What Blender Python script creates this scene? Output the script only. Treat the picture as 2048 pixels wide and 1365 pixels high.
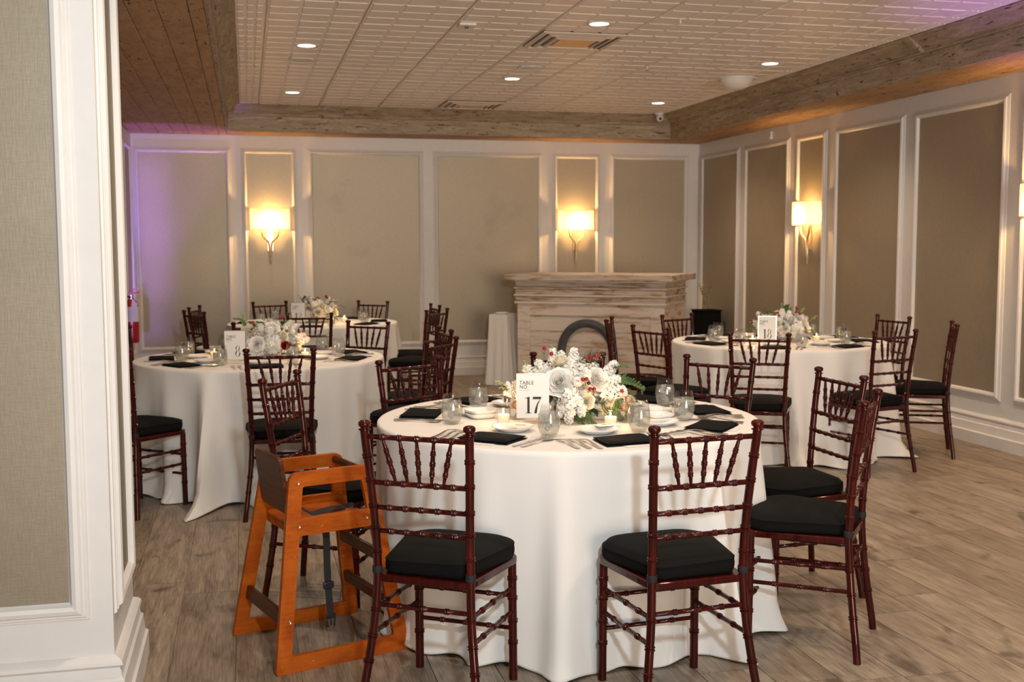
import bpy, bmesh, math, random
from mathutils import Vector, Matrix, Euler
import numpy as np
PI = math.pi
S = bpy.context.scene
for o in list(bpy.data.objects): bpy.data.objects.remove(o)
COL = S.collection
rad = math.radians

# ------------------------------------------------------------------ camera
cam_d = bpy.data.cameras.new('camera'); cam = bpy.data.objects.new('camera', cam_d); COL.objects.link(cam)
pit, rol, yaw = 0.0859, -0.003, 0.2349
cp, sp = math.cos(pit), math.sin(pit)
fw = Vector((math.sin(yaw)*cp, math.cos(yaw)*cp, -sp)); rt = Vector((math.cos(yaw), -math.sin(yaw), 0)); up = rt.cross(fw)
r2 = rt*math.cos(rol)+up*math.sin(rol); u2 = up*math.cos(rol)-rt*math.sin(rol)
cam.matrix_world = Matrix(((r2.x, u2.x, -fw.x, 0), (r2.y, u2.y, -fw.y, 0), (r2.z, u2.z, -fw.z, 1.457), (0, 0, 0, 1)))
cam_d.sensor_width = 36; cam_d.lens = 2210/2048*36; cam_d.clip_start = 0.05
cam_d.dof.use_dof = True; cam_d.dof.focus_distance = 3.7; cam_d.dof.aperture_fstop = 6.3
S.camera = cam
# ------------------------------------------------------------------ world, exposure, main lights
W = bpy.data.worlds.new('world'); S.world = W; W.use_nodes = True
W.node_tree.nodes['Background'].inputs[0].default_value = (1.0, 0.82, 0.68, 1)
W.node_tree.nodes['Background'].inputs[1].default_value = 0.06
S.view_settings.view_transform = 'Standard'; S.view_settings.look = 'None'
S.view_settings.gamma = 1; S.view_settings.use_curve_mapping = False; S.view_settings.exposure = 0.06
def light(kind, loc, energy, color, size=0.1, target=None, **k):
    d = bpy.data.lights.new(kind.lower()+'_light', kind); d.energy = energy; d.color = color
    if kind == 'AREA': d.shape = 'DISK'; d.size = size
    else: d.shadow_soft_size = size
    for a, b in k.items(): setattr(d, a, b)
    o = bpy.data.objects.new(kind.lower()+'_light', d); COL.objects.link(o); o.location = loc
    if target is not None:
        o.rotation_euler = (Vector(target)-Vector(loc)).to_track_quat('-Z', 'Y').to_euler()
    return o
FL = Vector((0, 0, 1.457)) + r2*0.42 + u2*0.72
light('AREA', FL, 78, (0.78, 0.92, 1.0), 0.13, target=FL+fw*5+Vector((0.3, 0, 0.35)))
light('AREA', (2.4, -10.0, 0.6), 1130, (1.0, 0.79, 0.62), 6.0, target=(2.4, 6, 3.5))  # added unseen fill behind the camera, standing in for the rest of the venue
# purple corner uplights out of sight of the camera (the two spots)
light('SPOT', (-0.98, 11.72, 0.12), 150, (0.42, 0.17, 1.0), 0.06, target=(-0.80, 11.98, 2.6), spot_size=rad(40), spot_blend=0.6)
PB = light('AREA', (-0.93, 4.35, 1.45), 0.75, (0.42, 0.20, 1.0), 0.2, target=(-1.0, 12.27, 1.45), spread=rad(5)); PB.data.shape = 'RECTANGLE'; PB.data.size_y = 2.0  # unseen panel added behind the wing wall to throw the purple wall strip
light('SPOT', (4.95, 5.15, 0.15), 150, (0.50, 0.18, 1.0), 0.06, target=(4.75, 5.65, 2.7), spot_size=rad(44), spot_blend=0.9)

# ------------------------------------------------------------------ materials
MATS = {}
def nt(name):
    m = bpy.data.materials.new(name); m.use_nodes = True; MATS[name] = m
    n = m.node_tree.nodes; b = n['Principled BSDF']; return m, m.node_tree, b
def N(t, kind, **k):
    n = t.nodes.new(kind)
    for a, v in k.items():
        if a in ('inp',):
            for i, x in v.items(): n.inputs[i].default_value = x
        else: setattr(n, a, v)
    return n
def ramp(t, fac, stops, interp='LINEAR'):
    r = t.nodes.new('ShaderNodeValToRGB'); r.color_ramp.interpolation = interp
    while len(r.color_ramp.elements) < len(stops): r.color_ramp.elements.new(0.5)
    for e, (p, c) in zip(r.color_ramp.elements, stops): e.position = p; e.color = (*c, 1)
    t.links.new(fac, r.inputs[0]); return r.outputs[0]
def coords(t, scale=(1, 1, 1), rand=False, kind='Object', rot=(0, 0, 0)):
    c = t.nodes.new('ShaderNodeTexCoord'); m = t.nodes.new('ShaderNodeMapping'); m.inputs['Scale'].default_value = scale
    m.inputs['Rotation'].default_value = rot
    src = c.outputs[kind]
    if rand:
        oi = t.nodes.new('ShaderNodeObjectInfo'); mu = N(t, 'ShaderNodeMath', operation='MULTIPLY'); mu.inputs[1].default_value = 37.0
        t.links.new(oi.outputs['Random'], mu.inputs[0])
        cx = t.nodes.new('ShaderNodeCombineXYZ'); t.links.new(mu.outputs[0], cx.inputs[0]); t.links.new(mu.outputs[0], cx.inputs[1])
        va = N(t, 'ShaderNodeVectorMath', operation='ADD'); t.links.new(src, va.inputs[0]); t.links.new(cx.outputs[0], va.inputs[1]); src = va.outputs[0]
    t.links.new(src, m.inputs[0]); return m.outputs[0]
def noise(t, vec, scale, detail=4, rough=0.55, dist=0.0):
    n = t.nodes.new('ShaderNodeTexNoise'); n.inputs['Scale'].default_value = scale; n.inputs['Detail'].default_value = detail
    n.inputs['Roughness'].default_value = rough; n.inputs['Distortion'].default_value = dist
    t.links.new(vec, n.inputs['Vector']); return n.outputs['Fac']
def bump(t, b, h, strength=0.2, dist=0.01):
    n = t.nodes.new('ShaderNodeBump'); n.inputs['Strength'].default_value = strength; n.inputs['Distance'].default_value = dist
    t.links.new(h, n.inputs['Height']); t.links.new(n.outputs[0], b.inputs['Normal'])
def mix(t, fac, a, b2, mode='MIX'):
    m = N(t, 'ShaderNodeMix', data_type='RGBA', blend_type=mode)
    for sck, v in ((m.inputs[0], fac), (m.inputs[6], a), (m.inputs[7], b2)):
        if hasattr(v, 'links'): t.links.new(v, sck)
        else: sck.default_value = v if isinstance(v, (int, float)) else (*v, 1)
    return m.outputs[2]
def plain(name, col, rough=0.5, metal=0, spec=None, coat=0, var=0.0, bmp=0.0, bscale=40, **k):
    m, t, b = nt(name); b.inputs['Roughness'].default_value = rough; b.inputs['Metallic'].default_value = metal
    if spec is not None: b.inputs['Specular IOR Level'].default_value = spec
    b.inputs['Coat Weight'].default_value = coat; b.inputs['Coat Roughness'].default_value = 0.12
    v = noise(t, coords(t), bscale, 4)
    lo = tuple(c*(1-var) for c in col); hi = tuple(min(1, c*(1+var)) for c in col)
    t.links.new(ramp(t, v, [(0.3, lo), (0.7, hi)]), b.inputs['Base Color'])
    if bmp: bump(t, b, v, bmp, 0.003)
    for a, x in k.items(): b.inputs[a.replace('_', ' ')].default_value = x
    return m
plain('paint', (0.70, 0.695, 0.685), 0.42, var=0.02, bmp=0.05, bscale=14)
plain('white_cloth', (0.74, 0.73, 0.71), 0.85, spec=0.15, var=0.015, bmp=0.08, bscale=300)
plain('cushion', (0.005, 0.0048, 0.0045), 0.85, spec=0.12, var=0.15, bmp=0.15, bscale=500)
plain('napkin', (0.005, 0.0055, 0.007), 0.85, spec=0.12, var=0.15, bmp=0.3, bscale=420)
plain('ceramic', (0.80, 0.79, 0.77), 0.15, coat=0.3)
plain('steel', (0.62, 0.58, 0.54), 0.22, metal=1)
plain('card', (0.78, 0.76, 0.73), 0.6)
plain('ink', (0.02, 0.022, 0.028), 0.6)
plain('gold_ink', (0.10, 0.07, 0.03), 0.5)
plain('plastic_white', (0.72, 0.70, 0.68), 0.4)
plain('vent_dark', (0.01, 0.01, 0.01), 0.7)
plain('vent_face', (0.72, 0.62, 0.52), 0.45)
plain('amber_reflection', (0.90, 0.55, 0.20), 0.4)  # amber light caught by the nearer vent, put into its panel colour
plain('webbing', (0.008, 0.008, 0.009), 0.75, bmp=0.3, bscale=600)
plain('buckle', (0.012, 0.013, 0.016), 0.35)
plain('berry', (0.28, 0.004, 0.010), 0.15, coat=0.6, var=0.25, bscale=60)
plain('dark_berry', (0.05, 0.004, 0.01), 0.2, coat=0.6)
plain('stem', (0.10, 0.17, 0.035), 0.6, var=0.3)
plain('leaf_dark', (0.015, 0.045, 0.022), 0.45, var=0.4, bscale=25)
plain('cedar', (0.07, 0.15, 0.03), 0.55, var=0.4, bscale=25)
plain('pine', (0.03, 0.075, 0.035), 0.5, var=0.4, bscale=25)
plain('bud', (0.30, 0.38, 0.10), 0.55, var=0.25)
plain('red_tank', (0.42, 0.01, 0.012), 0.25, coat=0.5)
plain('black_rubber', (0.01, 0.01, 0.011), 0.5)
plain('tag_white', (0.70, 0.70, 0.72), 0.5)
plain('black_drape', (0.005, 0.005, 0.006), 0.9, spec=0.1)
plain('yellow_leaf', (0.35, 0.25, 0.05), 0.6, var=0.3)
plain('silver_vase', (0.50, 0.52, 0.55), 0.2, metal=0.6)
plain('silver_leaf', (0.72, 0.60, 0.42), 0.3, metal=0.8, var=0.15, bmp=0.3, bscale=60)
for nm, c, tr in (('petal', (0.86, 0.85, 0.80), (0.90, 0.90, 0.72)), ('petal_cream', (0.84, 0.80, 0.66), (0.85, 0.82, 0.6)), ('petal_peach', (0.80, 0.62, 0.42), (0.9, 0.6, 0.35)), ('petal_red', (0.35, 0.01, 0.015), (0.4, 0.01, 0.01))):
    m, t, b = nt(nm); v = noise(t, coords(t, rand=True), 45)
    t.links.new(ramp(t, v, [(0.3, tuple(x*0.93 for x in c)), (0.7, c)]), b.inputs['Base Color'])
    b.inputs['Roughness'].default_value = 0.6; b.inputs['Subsurface Weight'].default_value = 0.0
    b.inputs['Specular IOR Level'].default_value = 0.25
# mahogany lacquer
m, t, b = nt('mahogany'); v = noise(t, coords(t, (9, 9, 1.2), rand=True), 6, 5, 0.6)
t.links.new(ramp(t, v, [(0.25, (0.016, 0.0014, 0.0012)), (0.55, (0.045, 0.0035, 0.0026)), (0.8, (0.110, 0.008, 0.005))]), b.inputs['Base Color'])
b.inputs['Roughness'].default_value = 0.4; b.inputs['Specular IOR Level'].default_value = 0.05; b.inputs['Coat Weight'].default_value = 0.55; b.inputs['Coat Roughness'].default_value = 0.05
# high chair orange wood
m, t, b = nt('orange_wood'); cc = coords(t, (1, 1, 1), rand=True); v = noise(t, cc, 5, 6, 0.65, 1.5); v2 = noise(t, coords(t, (3, 3, 30), rand=True), 3, 6, 0.7)
base = ramp(t, v, [(0.25, (0.17, 0.025, 0.003)), (0.5, (0.36, 0.075, 0.006)), (0.8, (0.50, 0.130, 0.012))])
w_ = noise(t, coords(t, (1, 1, 1), rand=True), 55, 3, 0.6); wk = ramp(t, w_, [(0.70, (0, 0, 0)), (0.73, (0.8, 0.8, 0.8))])
t.links.new(mix(t, wk, mix(t, 0.35, base, ramp(t, v2, [(0.35, (0.20, 0.030, 0.003)), (0.7, (0.46, 0.12, 0.012))])), (0.55, 0.33, 0.16)), b.inputs['Base Color'])
b.inputs['Roughness'].default_value = 0.42; b.inputs['Specular IOR Level'].default_value = 0.1; b.inputs['Coat Weight'].default_value = 0.08; b.inputs['Coat Roughness'].default_value = 0.15
m, t, b = nt('brown_wood'); v = noise(t, coords(t, (2, 2, 14), rand=True), 4, 6, 0.65)
t.links.new(ramp(t, v, [(0.3, (0.030, 0.009, 0.004)), (0.7, (0.09, 0.026, 0.009))]), b.inputs['Base Color'])
b.inputs['Roughness'].default_value = 0.35; b.inputs['Specular IOR Level'].default_value = 0.15; b.inputs['Coat Weight'].default_value = 0.2; b.inputs['Coat Roughness'].default_value = 0.1
# wall fabric with metallic threads
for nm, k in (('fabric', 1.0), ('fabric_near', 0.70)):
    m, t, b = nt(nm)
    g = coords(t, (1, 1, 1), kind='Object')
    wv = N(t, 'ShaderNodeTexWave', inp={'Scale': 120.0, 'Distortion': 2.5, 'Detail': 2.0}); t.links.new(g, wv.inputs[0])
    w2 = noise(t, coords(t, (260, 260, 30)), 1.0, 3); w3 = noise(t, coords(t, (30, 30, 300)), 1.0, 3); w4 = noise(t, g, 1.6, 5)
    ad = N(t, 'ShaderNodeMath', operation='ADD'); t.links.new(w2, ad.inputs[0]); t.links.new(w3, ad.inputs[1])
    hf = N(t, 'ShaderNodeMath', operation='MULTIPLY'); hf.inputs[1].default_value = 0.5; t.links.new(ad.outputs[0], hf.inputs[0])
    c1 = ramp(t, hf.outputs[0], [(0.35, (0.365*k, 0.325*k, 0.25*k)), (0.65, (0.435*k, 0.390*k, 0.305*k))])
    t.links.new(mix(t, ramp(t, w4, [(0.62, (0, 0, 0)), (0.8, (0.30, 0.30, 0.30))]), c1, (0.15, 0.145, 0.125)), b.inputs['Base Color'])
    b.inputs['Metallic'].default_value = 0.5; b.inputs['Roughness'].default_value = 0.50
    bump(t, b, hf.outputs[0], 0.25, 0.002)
# ceiling tile
m, t, b = nt('tile_paint'); g = coords(t, (1, 1, 1), kind='Object')
br = N(t, 'ShaderNodeTexBrick', offset=0.0, inp={'Scale': 1.0, 'Mortar Size': 0.0025, 'Mortar Smooth': 0.3, 'Brick Width': 0.05, 'Row Height': 0.05}); t.links.new(g, br.inputs[0])
br.inputs['Color1'].default_value = (1, 1, 1, 1); br.inputs['Color2'].default_value = (1, 1, 1, 1); br.inputs['Mortar'].default_value = (0, 0, 0, 1)
v = noise(t, coords(t, rand=True), 9); t.links.new(ramp(t, v, [(0.3, (0.86, 0.79, 0.74)), (0.7, (0.90, 0.83, 0.78))]), b.inputs['Base Color'])
b.inputs['Roughness'].default_value = 0.34; bump(t, b, br.outputs['Color'], 0.25, 0.003)
# pecky cypress
def pecky(name, scale, cols, pit, pcol=(0.045, 0.022, 0.010)):
    m, t, b = nt(name)
    g = coords(t, scale, rand=True)
    v = noise(t, g, 3.0, 7, 0.65, 0.6); pv = noise(t, g, 6.5, 3, 0.5, 0.8); gr = noise(t, coords(t, tuple(s*6 for s in scale), rand=True), 6, 4)
    base = ramp(t, v, cols)
    base = mix(t, 0.25, base, ramp(t, gr, [(0.35, tuple(x*0.5 for x in cols[0][1])), (0.7, cols[-1][1])]))
    msk = ramp(t, pv, [(pit, (0, 0, 0)), (pit+0.03, (1, 1, 1))])
    t.links.new(mix(t, msk, base, pcol), b.inputs['Base Color'])
    b.inputs['Roughness'].default_value = 0.62
    inv = N(t, 'ShaderNodeInvert'); t.links.new(msk, inv.inputs[1]); bump(t, b, inv.outputs[0], 0.8, 0.01)
SOF = [(0.3, (0.30, 0.165, 0.075)), (0.5, (0.43, 0.26, 0.13)), (0.75, (0.55, 0.36, 0.20))]
BEAM = [(0.3, (0.20, 0.14, 0.085)), (0.5, (0.36, 0.285, 0.195)), (0.75, (0.54, 0.46, 0.35))]
pecky('soffit_wood_y', (5, 1.6, 5), SOF, 0.655)
pecky('soffit_wood_x', (1.6, 5, 5), SOF, 0.655)
pecky('beam_wood_x', (1.3, 7, 9), BEAM, 0.645)
pecky('beam_wood_y', (7, 1.3, 9), BEAM, 0.645)
# bar: whitewashed distressed boards
m, t, b = nt('whitewash'); g = coords(t, (0.9, 2, 7), rand=True); v = noise(t, g, 2.4, 7, 0.68, 0.5); v2 = noise(t, coords(t, (2, 2, 14), rand=True), 4, 5, 0.7)
c1 = ramp(t, v, [(0.30, (0.34, 0.17, 0.08)), (0.41, (0.58, 0.42, 0.29)), (0.48, (0.70, 0.63, 0.56)), (0.75, (0.76, 0.71, 0.65))])
t.links.new(mix(t, ramp(t, v2, [(0.60, (0, 0, 0)), (0.72, (0.8, 0.8, 0.8))]), c1, (0.26, 0.21, 0.17)), b.inputs['Base Color']); b.inputs['Roughness'].default_value = 0.6
m, t, b = nt('whitewash_worn'); g = coords(t, (0.9, 2, 9), rand=True); v = noise(t, g, 3.0, 7, 0.7, 0.5)
t.links.new(ramp(t, v, [(0.34, (0.16, 0.13, 0.10)), (0.42, (0.32, 0.22, 0.14)), (0.49, (0.52, 0.45, 0.38)), (0.75, (0.62, 0.57, 0.52))]), b.inputs['Base Color']); b.inputs['Roughness'].default_value = 0.6
plain('arch_grey', (0.075, 0.078, 0.085), 0.6, var=0.5, bscale=9)
# floor planks
m, t, b = nt('plank'); oi = N(t, 'ShaderNodeObjectInfo')
g = coords(t, (7, 0.8, 1), rand=True); v = noise(t, g, 2.6, 8, 0.62, 1.1); f = noise(t, coords(t, (60, 2.5, 1), rand=True), 3, 4, 0.6); k = noise(t, coords(t, (2.6, 1.2, 1), rand=True), 2.4, 3, 0.5, 0.5)
c1 = ramp(t, v, [(0.30, (0.10, 0.068, 0.044)), (0.48, (0.28, 0.22, 0.16)), (0.72, (0.50, 0.415, 0.325))])
c2 = mix(t, 0.45, c1, ramp(t, f, [(0.35, (0.11, 0.078, 0.053)), (0.65, (0.44, 0.37, 0.295))]))
c3 = mix(t, ramp(t, k, [(0.60, (0, 0, 0)), (0.70, (0.8, 0.8, 0.8))]), c2, (0.075, 0.052, 0.036))
c4 = mix(t, 1.0, c3, ramp(t, oi.outputs['Random'], [(0, (0.72, 0.70, 0.67)), (0.5, (0.92, 0.90, 0.88)), (1, (1.0, 1.0, 1.0))]), 'MULTIPLY')
t.links.new(c4, b.inputs['Base Color']); b.inputs['Roughness'].default_value = 0.42; bump(t, b, f, 0.12, 0.002)
# glass, water, ice, wax, flame
def thin(name, tint, refl, rough=0.02, body=0.0, bcol=(0.8, 0.8, 0.8)):
    m, t, b = nt(name); t.nodes.remove(b); out = [n for n in t.nodes if n.type == 'OUTPUT_MATERIAL'][0]
    tp = t.nodes.new('ShaderNodeBsdfTransparent'); tp.inputs[0].default_value = (*tint, 1)
    gl = t.nodes.new('ShaderNodeBsdfGlossy'); gl.inputs['Roughness'].default_value = rough
    last = tp.outputs[0]
    if body:
        di = t.nodes.new('ShaderNodeBsdfDiffuse'); di.inputs[0].default_value = (*bcol, 1); ts = t.nodes.new('ShaderNodeBsdfTranslucent'); ts.inputs[0].default_value = (*bcol, 1)
        m0 = t.nodes.new('ShaderNodeMixShader'); m0.inputs[0].default_value = 0.5; t.links.new(di.outputs[0], m0.inputs[1]); t.links.new(ts.outputs[0], m0.inputs[2])
        m1 = t.nodes.new('ShaderNodeMixShader'); m1.inputs[0].default_value = body; t.links.new(last, m1.inputs[1]); t.links.new(m0.outputs[0], m1.inputs[2]); last = m1.outputs[0]
    lw = t.nodes.new('ShaderNodeLayerWeight'); lw.inputs[0].default_value = 0.5
    pw = N(t, 'ShaderNodeMath', operation='POWER'); pw.inputs[1].default_value = 4.0; t.links.new(lw.outputs['Facing'], pw.inputs[0])
    fr = N(t, 'ShaderNodeMath', operation='MULTIPLY_ADD'); fr.inputs[1].default_value = 0.35*refl; fr.inputs[2].default_value = 0.04; t.links.new(pw.outputs[0], fr.inputs[0])
    m2 = t.nodes.new('ShaderNodeMixShader'); t.links.new(fr.outputs[0], m2.inputs[0]); t.links.new(last, m2.inputs[1]); t.links.new(gl.outputs[0], m2.inputs[2]); t.links.new(m2.outputs[0], out.inputs[0])
thin('glass', (0.96, 0.965, 0.96), 1.45); thin('thin_glass', (0.96, 0.96, 0.95), 1.35)
thin('water', (0.93, 0.94, 0.93), 0.6, 0.05, 0.20, (0.86, 0.85, 0.83)); thin('ice', (0.75, 0.77, 0.78), 1.2, 0.12, 0.5, (0.9, 0.9, 0.9))
m, t, b = nt('wax'); b.inputs['Base Color'].default_value = (0.85, 0.78, 0.66, 1); b.inputs['Roughness'].default_value = 0.5; b.inputs['Emission Color'].default_value = (1.0, 0.62, 0.28, 1); b.inputs['Emission Strength'].default_value = 0.35
def emis(name, col, s):
    m, t, b = nt(name); b.inputs['Base Color'].default_value = (*col, 1); b.inputs['Emission Color'].default_value = (*col, 1); b.inputs['Emission Strength'].default_value = s
emis('flame', (1.0, 0.62, 0.25), 25); emis('bulb', (1.0, 0.74, 0.42), 90); emis('lens', (1.0, 0.86, 0.70), 9)
m, t, b = nt('shade'); b.inputs['Base Color'].default_value = (0.92, 0.80, 0.60, 1); b.inputs['Roughness'].default_value = 0.7
tr = t.nodes.new('ShaderNodeBsdfTranslucent'); tr.inputs[0].default_value = (0.98, 0.80, 0.50, 1); ms = t.nodes.new('ShaderNodeMixShader'); ms.inputs[0].default_value = 0.55
out = [n for n in t.nodes if n.type == 'OUTPUT_MATERIAL'][0]; t.links.new(b.outputs[0], ms.inputs[1]); t.links.new(tr.outputs[0], ms.inputs[2]); t.links.new(ms.outputs[0], out.inputs[0])

# ------------------------------------------------------------------ mesh helpers
class MB:
    def __init__(s): s.v = []; s.f = []
    def add(s, vs, fs):
        k = len(s.v); s.v += [tuple(x) for x in vs]; s.f += [tuple(i+k for i in f) for f in fs]; return s
    def box(s, c, d, rz=0, M=None):
        x, y, z = d[0]/2, d[1]/2, d[2]/2
        vs = [Vector((a*x, b*y, e*z)) for e in (-1, 1) for b in (-1, 1) for a in (-1, 1)]
        if rz: vs = [Matrix.Rotation(rz, 3, 'Z') @ q for q in vs]
        if M is not None: vs = [M @ q for q in vs]
        vs = [q+Vector(c) for q in vs]
        return s.add(vs, [(0, 2, 3, 1), (4, 5, 7, 6), (0, 1, 5, 4), (2, 6, 7, 3), (0, 4, 6, 2), (1, 3, 7, 5)])
    def lathe(s, prof, n=16, c=(0, 0, 0), caps=True, sx=1, sy=1):
        vs = []; fs = []
        for r, z in prof:
            for i in range(n):
                a = 2*PI*i/n; vs.append((c[0]+r*sx*math.cos(a), c[1]+r*sy*math.sin(a), c[2]+z))
        m = len(prof)
        for j in range(m-1):
            for i in range(n):
                k = (i+1) % n; fs.append((j*n+i, j*n+k, (j+1)*n+k, (j+1)*n+i))
        if caps: fs.append(tuple(range(n-1, -1, -1))); fs.append(tuple((m-1)*n+i for i in range(n)))
        return s.add(vs, fs)
    def tube(s, pts, rr, n=10, caps=True):
        pts = [Vector(p) for p in pts]; rr = rr if isinstance(rr, (list, tuple)) else [rr]*len(pts)
        T = []
        for i in range(len(pts)):
            a = pts[max(i-1, 0)]; b = pts[min(i+1, len(pts)-1)]; T.append((b-a).normalized())
        ref = Vector((0, 0, 1)) if abs(T[0].z) < 0.9 else Vector((1, 0, 0))
        u = T[0].cross(ref).normalized(); vs = []
        for p, t_, r in zip(pts, T, rr):
            u = (u - t_*u.dot(t_)).normalized(); w = t_.cross(u)
            for i in range(n):
                a = 2*PI*i/n; vs.append(p + (u*math.cos(a)+w*math.sin(a))*r)
        fs = []
        for j in range(len(pts)-1):
            for i in range(n):
                k = (i+1) % n; fs.append((j*n+i, j*n+k, (j+1)*n+k, (j+1)*n+i))
        if caps: fs.append(tuple(range(n-1, -1, -1))); fs.append(tuple((len(pts)-1)*n+i for i in range(n)))
        return s.add(vs, fs)
    def prism(s, poly, z0, z1, f=None):        # closed outline extruded along the third axis; f maps (a, b, c) to xyz
        f = f or (lambda a, b, c: (a, b, c)); n = len(poly)
        vs = [f(a, b, z0) for a, b in poly]+[f(a, b, z1) for a, b in poly]
        fs = [tuple(range(n-1, -1, -1)), tuple(range(n, 2*n))]+[(i, (i+1) % n, n+(i+1) % n, n+i) for i in range(n)]
        return s.add(vs, fs)
    def grid(s, nu, nv, f, closed=False):
        vs = [f(i/(nu if closed else nu-1), j/(nv-1)) for j in range(nv) for i in range(nu)]; fs = []
        for j in range(nv-1):
            for i in range(nu if closed else nu-1):
                k = (i+1) % nu; fs.append((j*nu+i, j*nu+k, (j+1)*nu+k, (j+1)*nu+i))
        return s.add(vs, fs)
    def ball(s, c, r, n=8, m=6):
        prof = [(r*math.sin(PI*j/m), -r*math.cos(PI*j/m)) for j in range(m+1)]
        return s.lathe([(max(a, 1e-5), b) for a, b in prof], n, c, caps=False)
    def mesh(s, name, mat, smooth=35):
        me = bpy.data.meshes.new(name); me.from_pydata(s.v, [], s.f); me.materials.append(MATS[mat])
        bm = bmesh.new(); bm.from_mesh(me); bmesh.ops.recalc_face_normals(bm, faces=bm.faces); bm.to_mesh(me); bm.free()
        if smooth:
            me.polygons.foreach_set('use_smooth', [True]*len(me.polygons)); me.set_sharp_from_angle(angle=rad(smooth))
        return me
    def build(s, name, mat, parent=None, loc=None, rz=0, smooth=35, bevel=0, kind=None):
        o = bpy.data.objects.new(name, s.mesh(name, mat, smooth)); COL.objects.link(o)
        if parent is not None: o.parent = parent
        if loc is not None: o.location = loc
        if rz: o.rotation_euler.z = rz
        if bevel:
            md = o.modifiers.new('bevel', 'BEVEL'); md.width = bevel; md.segments = 2; md.limit_method = 'ANGLE'
        if kind: o['kind'] = kind
        return o
def place(me, name, parent=None, loc=(0, 0, 0), rot=None, sc=None, kind=None, label=None):
    o = bpy.data.objects.new(name, me); COL.objects.link(o); o.parent = parent; o.location = loc
    if rot is not None: o.rotation_euler = rot
    if sc is not None: o.scale = (sc, sc, sc) if isinstance(sc, (int, float)) else sc
    if kind: o['kind'] = kind
    if label: o['label'] = label
    return o
def thing(name, label, cat, loc=(0, 0, 0), rz=0, group=None):
    o = bpy.data.objects.new(name, None); COL.objects.link(o); o.location = loc; o.rotation_euler = (0, 0, rz); o.empty_display_size = 0.1
    o['label'] = label; o['category'] = cat
    if group: o['group'] = group
    return o
def tag(o, label, cat, group=None):
    o['label'] = label; o['category'] = cat
    if group: o['group'] = group
    return o
def dup(root, loc, rz, label, group=None):
    def cp_(o, par):
        c = o.copy(); COL.objects.link(c); c.parent = par
        for ch in kids.get(o.name, []): cp_(ch, c)
        return c
    kids = {}
    stack = [root]
    while stack:
        x = stack.pop(); kids[x.name] = list(x.children); stack += kids[x.name]
    r = cp_(root, None); r.location = loc; r.rotation_euler = (0, 0, rz); r['label'] = label
    if group: r['group'] = group
    return r
def structure(o): o['kind'] = 'structure'; return o

# ------------------------------------------------------------------ room shell
YB, XR, XL, ZS, ZC = 12.27, 5.21, -1.15, 2.641, 2.907
TX0, TX1, TYB = -0.155, 4.655, 11.79            # the ceiling tray's lower opening
CXc, CYc = -0.418, 3.46                         # corner of the near wing wall
back = lambda a, z, n: (a, YB-n, z)
right = lambda a, z, n: (XR-n, a, z)
left = lambda a, z, n: (XL+n, a, z)
wingf = lambda a, z, n: (a, CYc-n, z)
wings = lambda a, z, n: (CXc+n, a, z)
def slab(name, f, a0, a1, z0, z1, t=0.12):
    return structure(MB().prism([(a0, z0), (a1, z0), (a1, z1), (a0, z1)], -t, 0, lambda a, b, c: f(a, b, c)).build(name, 'paint', smooth=0))
wb = slab('wall_back', back, XL, XR, 0, ZS+0.3); wr = slab('wall_right', right, 3.0, YB, 0, ZS+0.3); wl = slab('wall_left', left, 4.03, YB, 0, ZS+0.3)
ww = structure(MB().box((( -3.4+CXc)/2, (CYc+4.03)/2, ZS/2), (CXc+3.4, 4.03-CYc, ZS)).build('wall_front', 'paint', smooth=0))
PROF = [(0.0, 0.006), (0.006, 0.012), (0.010, 0.022), (0.022, 0.026), (0.034, 0.022), (0.040, 0.012), (0.046, 0.012), (0.049, 0.008), (0.055, 0.007), (0.058, 0.0)]
def frame_mesh(f, a0, a1, z0, z1, prof=PROF, k=1.0):
    mb = MB(); vs = []
    for off, h in [(0, 0)]+prof:
        o = off*k
        for a, z in ((a0-o, z0-o), (a1+o, z0-o), (a1+o, z1+o), (a0-o, z1+o)): vs.append(f(a, z, h))
    fs = [(4*j+i, 4*j+(i+1) % 4, 4*j+4+(i+1) % 4, 4*j+4+i) for j in range(len(prof)) for i in range(4)]
    return mb.add(vs, fs)
PZ0, PZ1 = 0.395, 2.45
def wall_panels(f, par, spans, fab, z0=PZ0, z1=PZ1, k=1.0):
    for a0, a1 in spans:
        p = MB().prism([(a0-0.004, z0-0.004), (a1+0.004, z0-0.004), (a1+0.004, z1+0.004), (a0-0.004, z1+0.004)], 0.0, 0.004, lambda a, b, c: f(a, b, c)).build('fabric_panel', fab, par, smooth=0)
        mo = frame_mesh(f, a0, a1, z0, z1, k=k).build('panel_molding', 'paint', par, smooth=25)
wall_panels(back, wb, [(-1.076, -0.198), (0.02, 0.492), (0.72, 1.873), (2.097, 3.235), (3.471, 3.931), (4.161, 5.019)], 'fabric')
wall_panels(right, wr, [(11.206, 12.12), (10.07, 10.96), (9.36, 9.816), (8.118, 9.096), (6.854, 7.864), (6.13, 6.60), (4.9, 5.87), (3.4, 4.6)], 'fabric')
wall_panels(left, wl, [(9.4, 11.13), (11.40, 11.98), (6.6, 9.1)], 'fabric')
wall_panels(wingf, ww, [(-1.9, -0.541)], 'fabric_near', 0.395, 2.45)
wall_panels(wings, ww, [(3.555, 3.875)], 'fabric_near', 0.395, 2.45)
BP = [(0, 0.0), (0.0, 0.045), (0.085, 0.045), (0.092, 0.036), (0.098, 0.034), (0.150, 0.030), (0.158, 0.022), (0.176, 0.020), (0.186, 0.016), (0.196, 0.026), (0.206, 0.024), (0.216, 0.014), (0.222, 0.0)]
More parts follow.
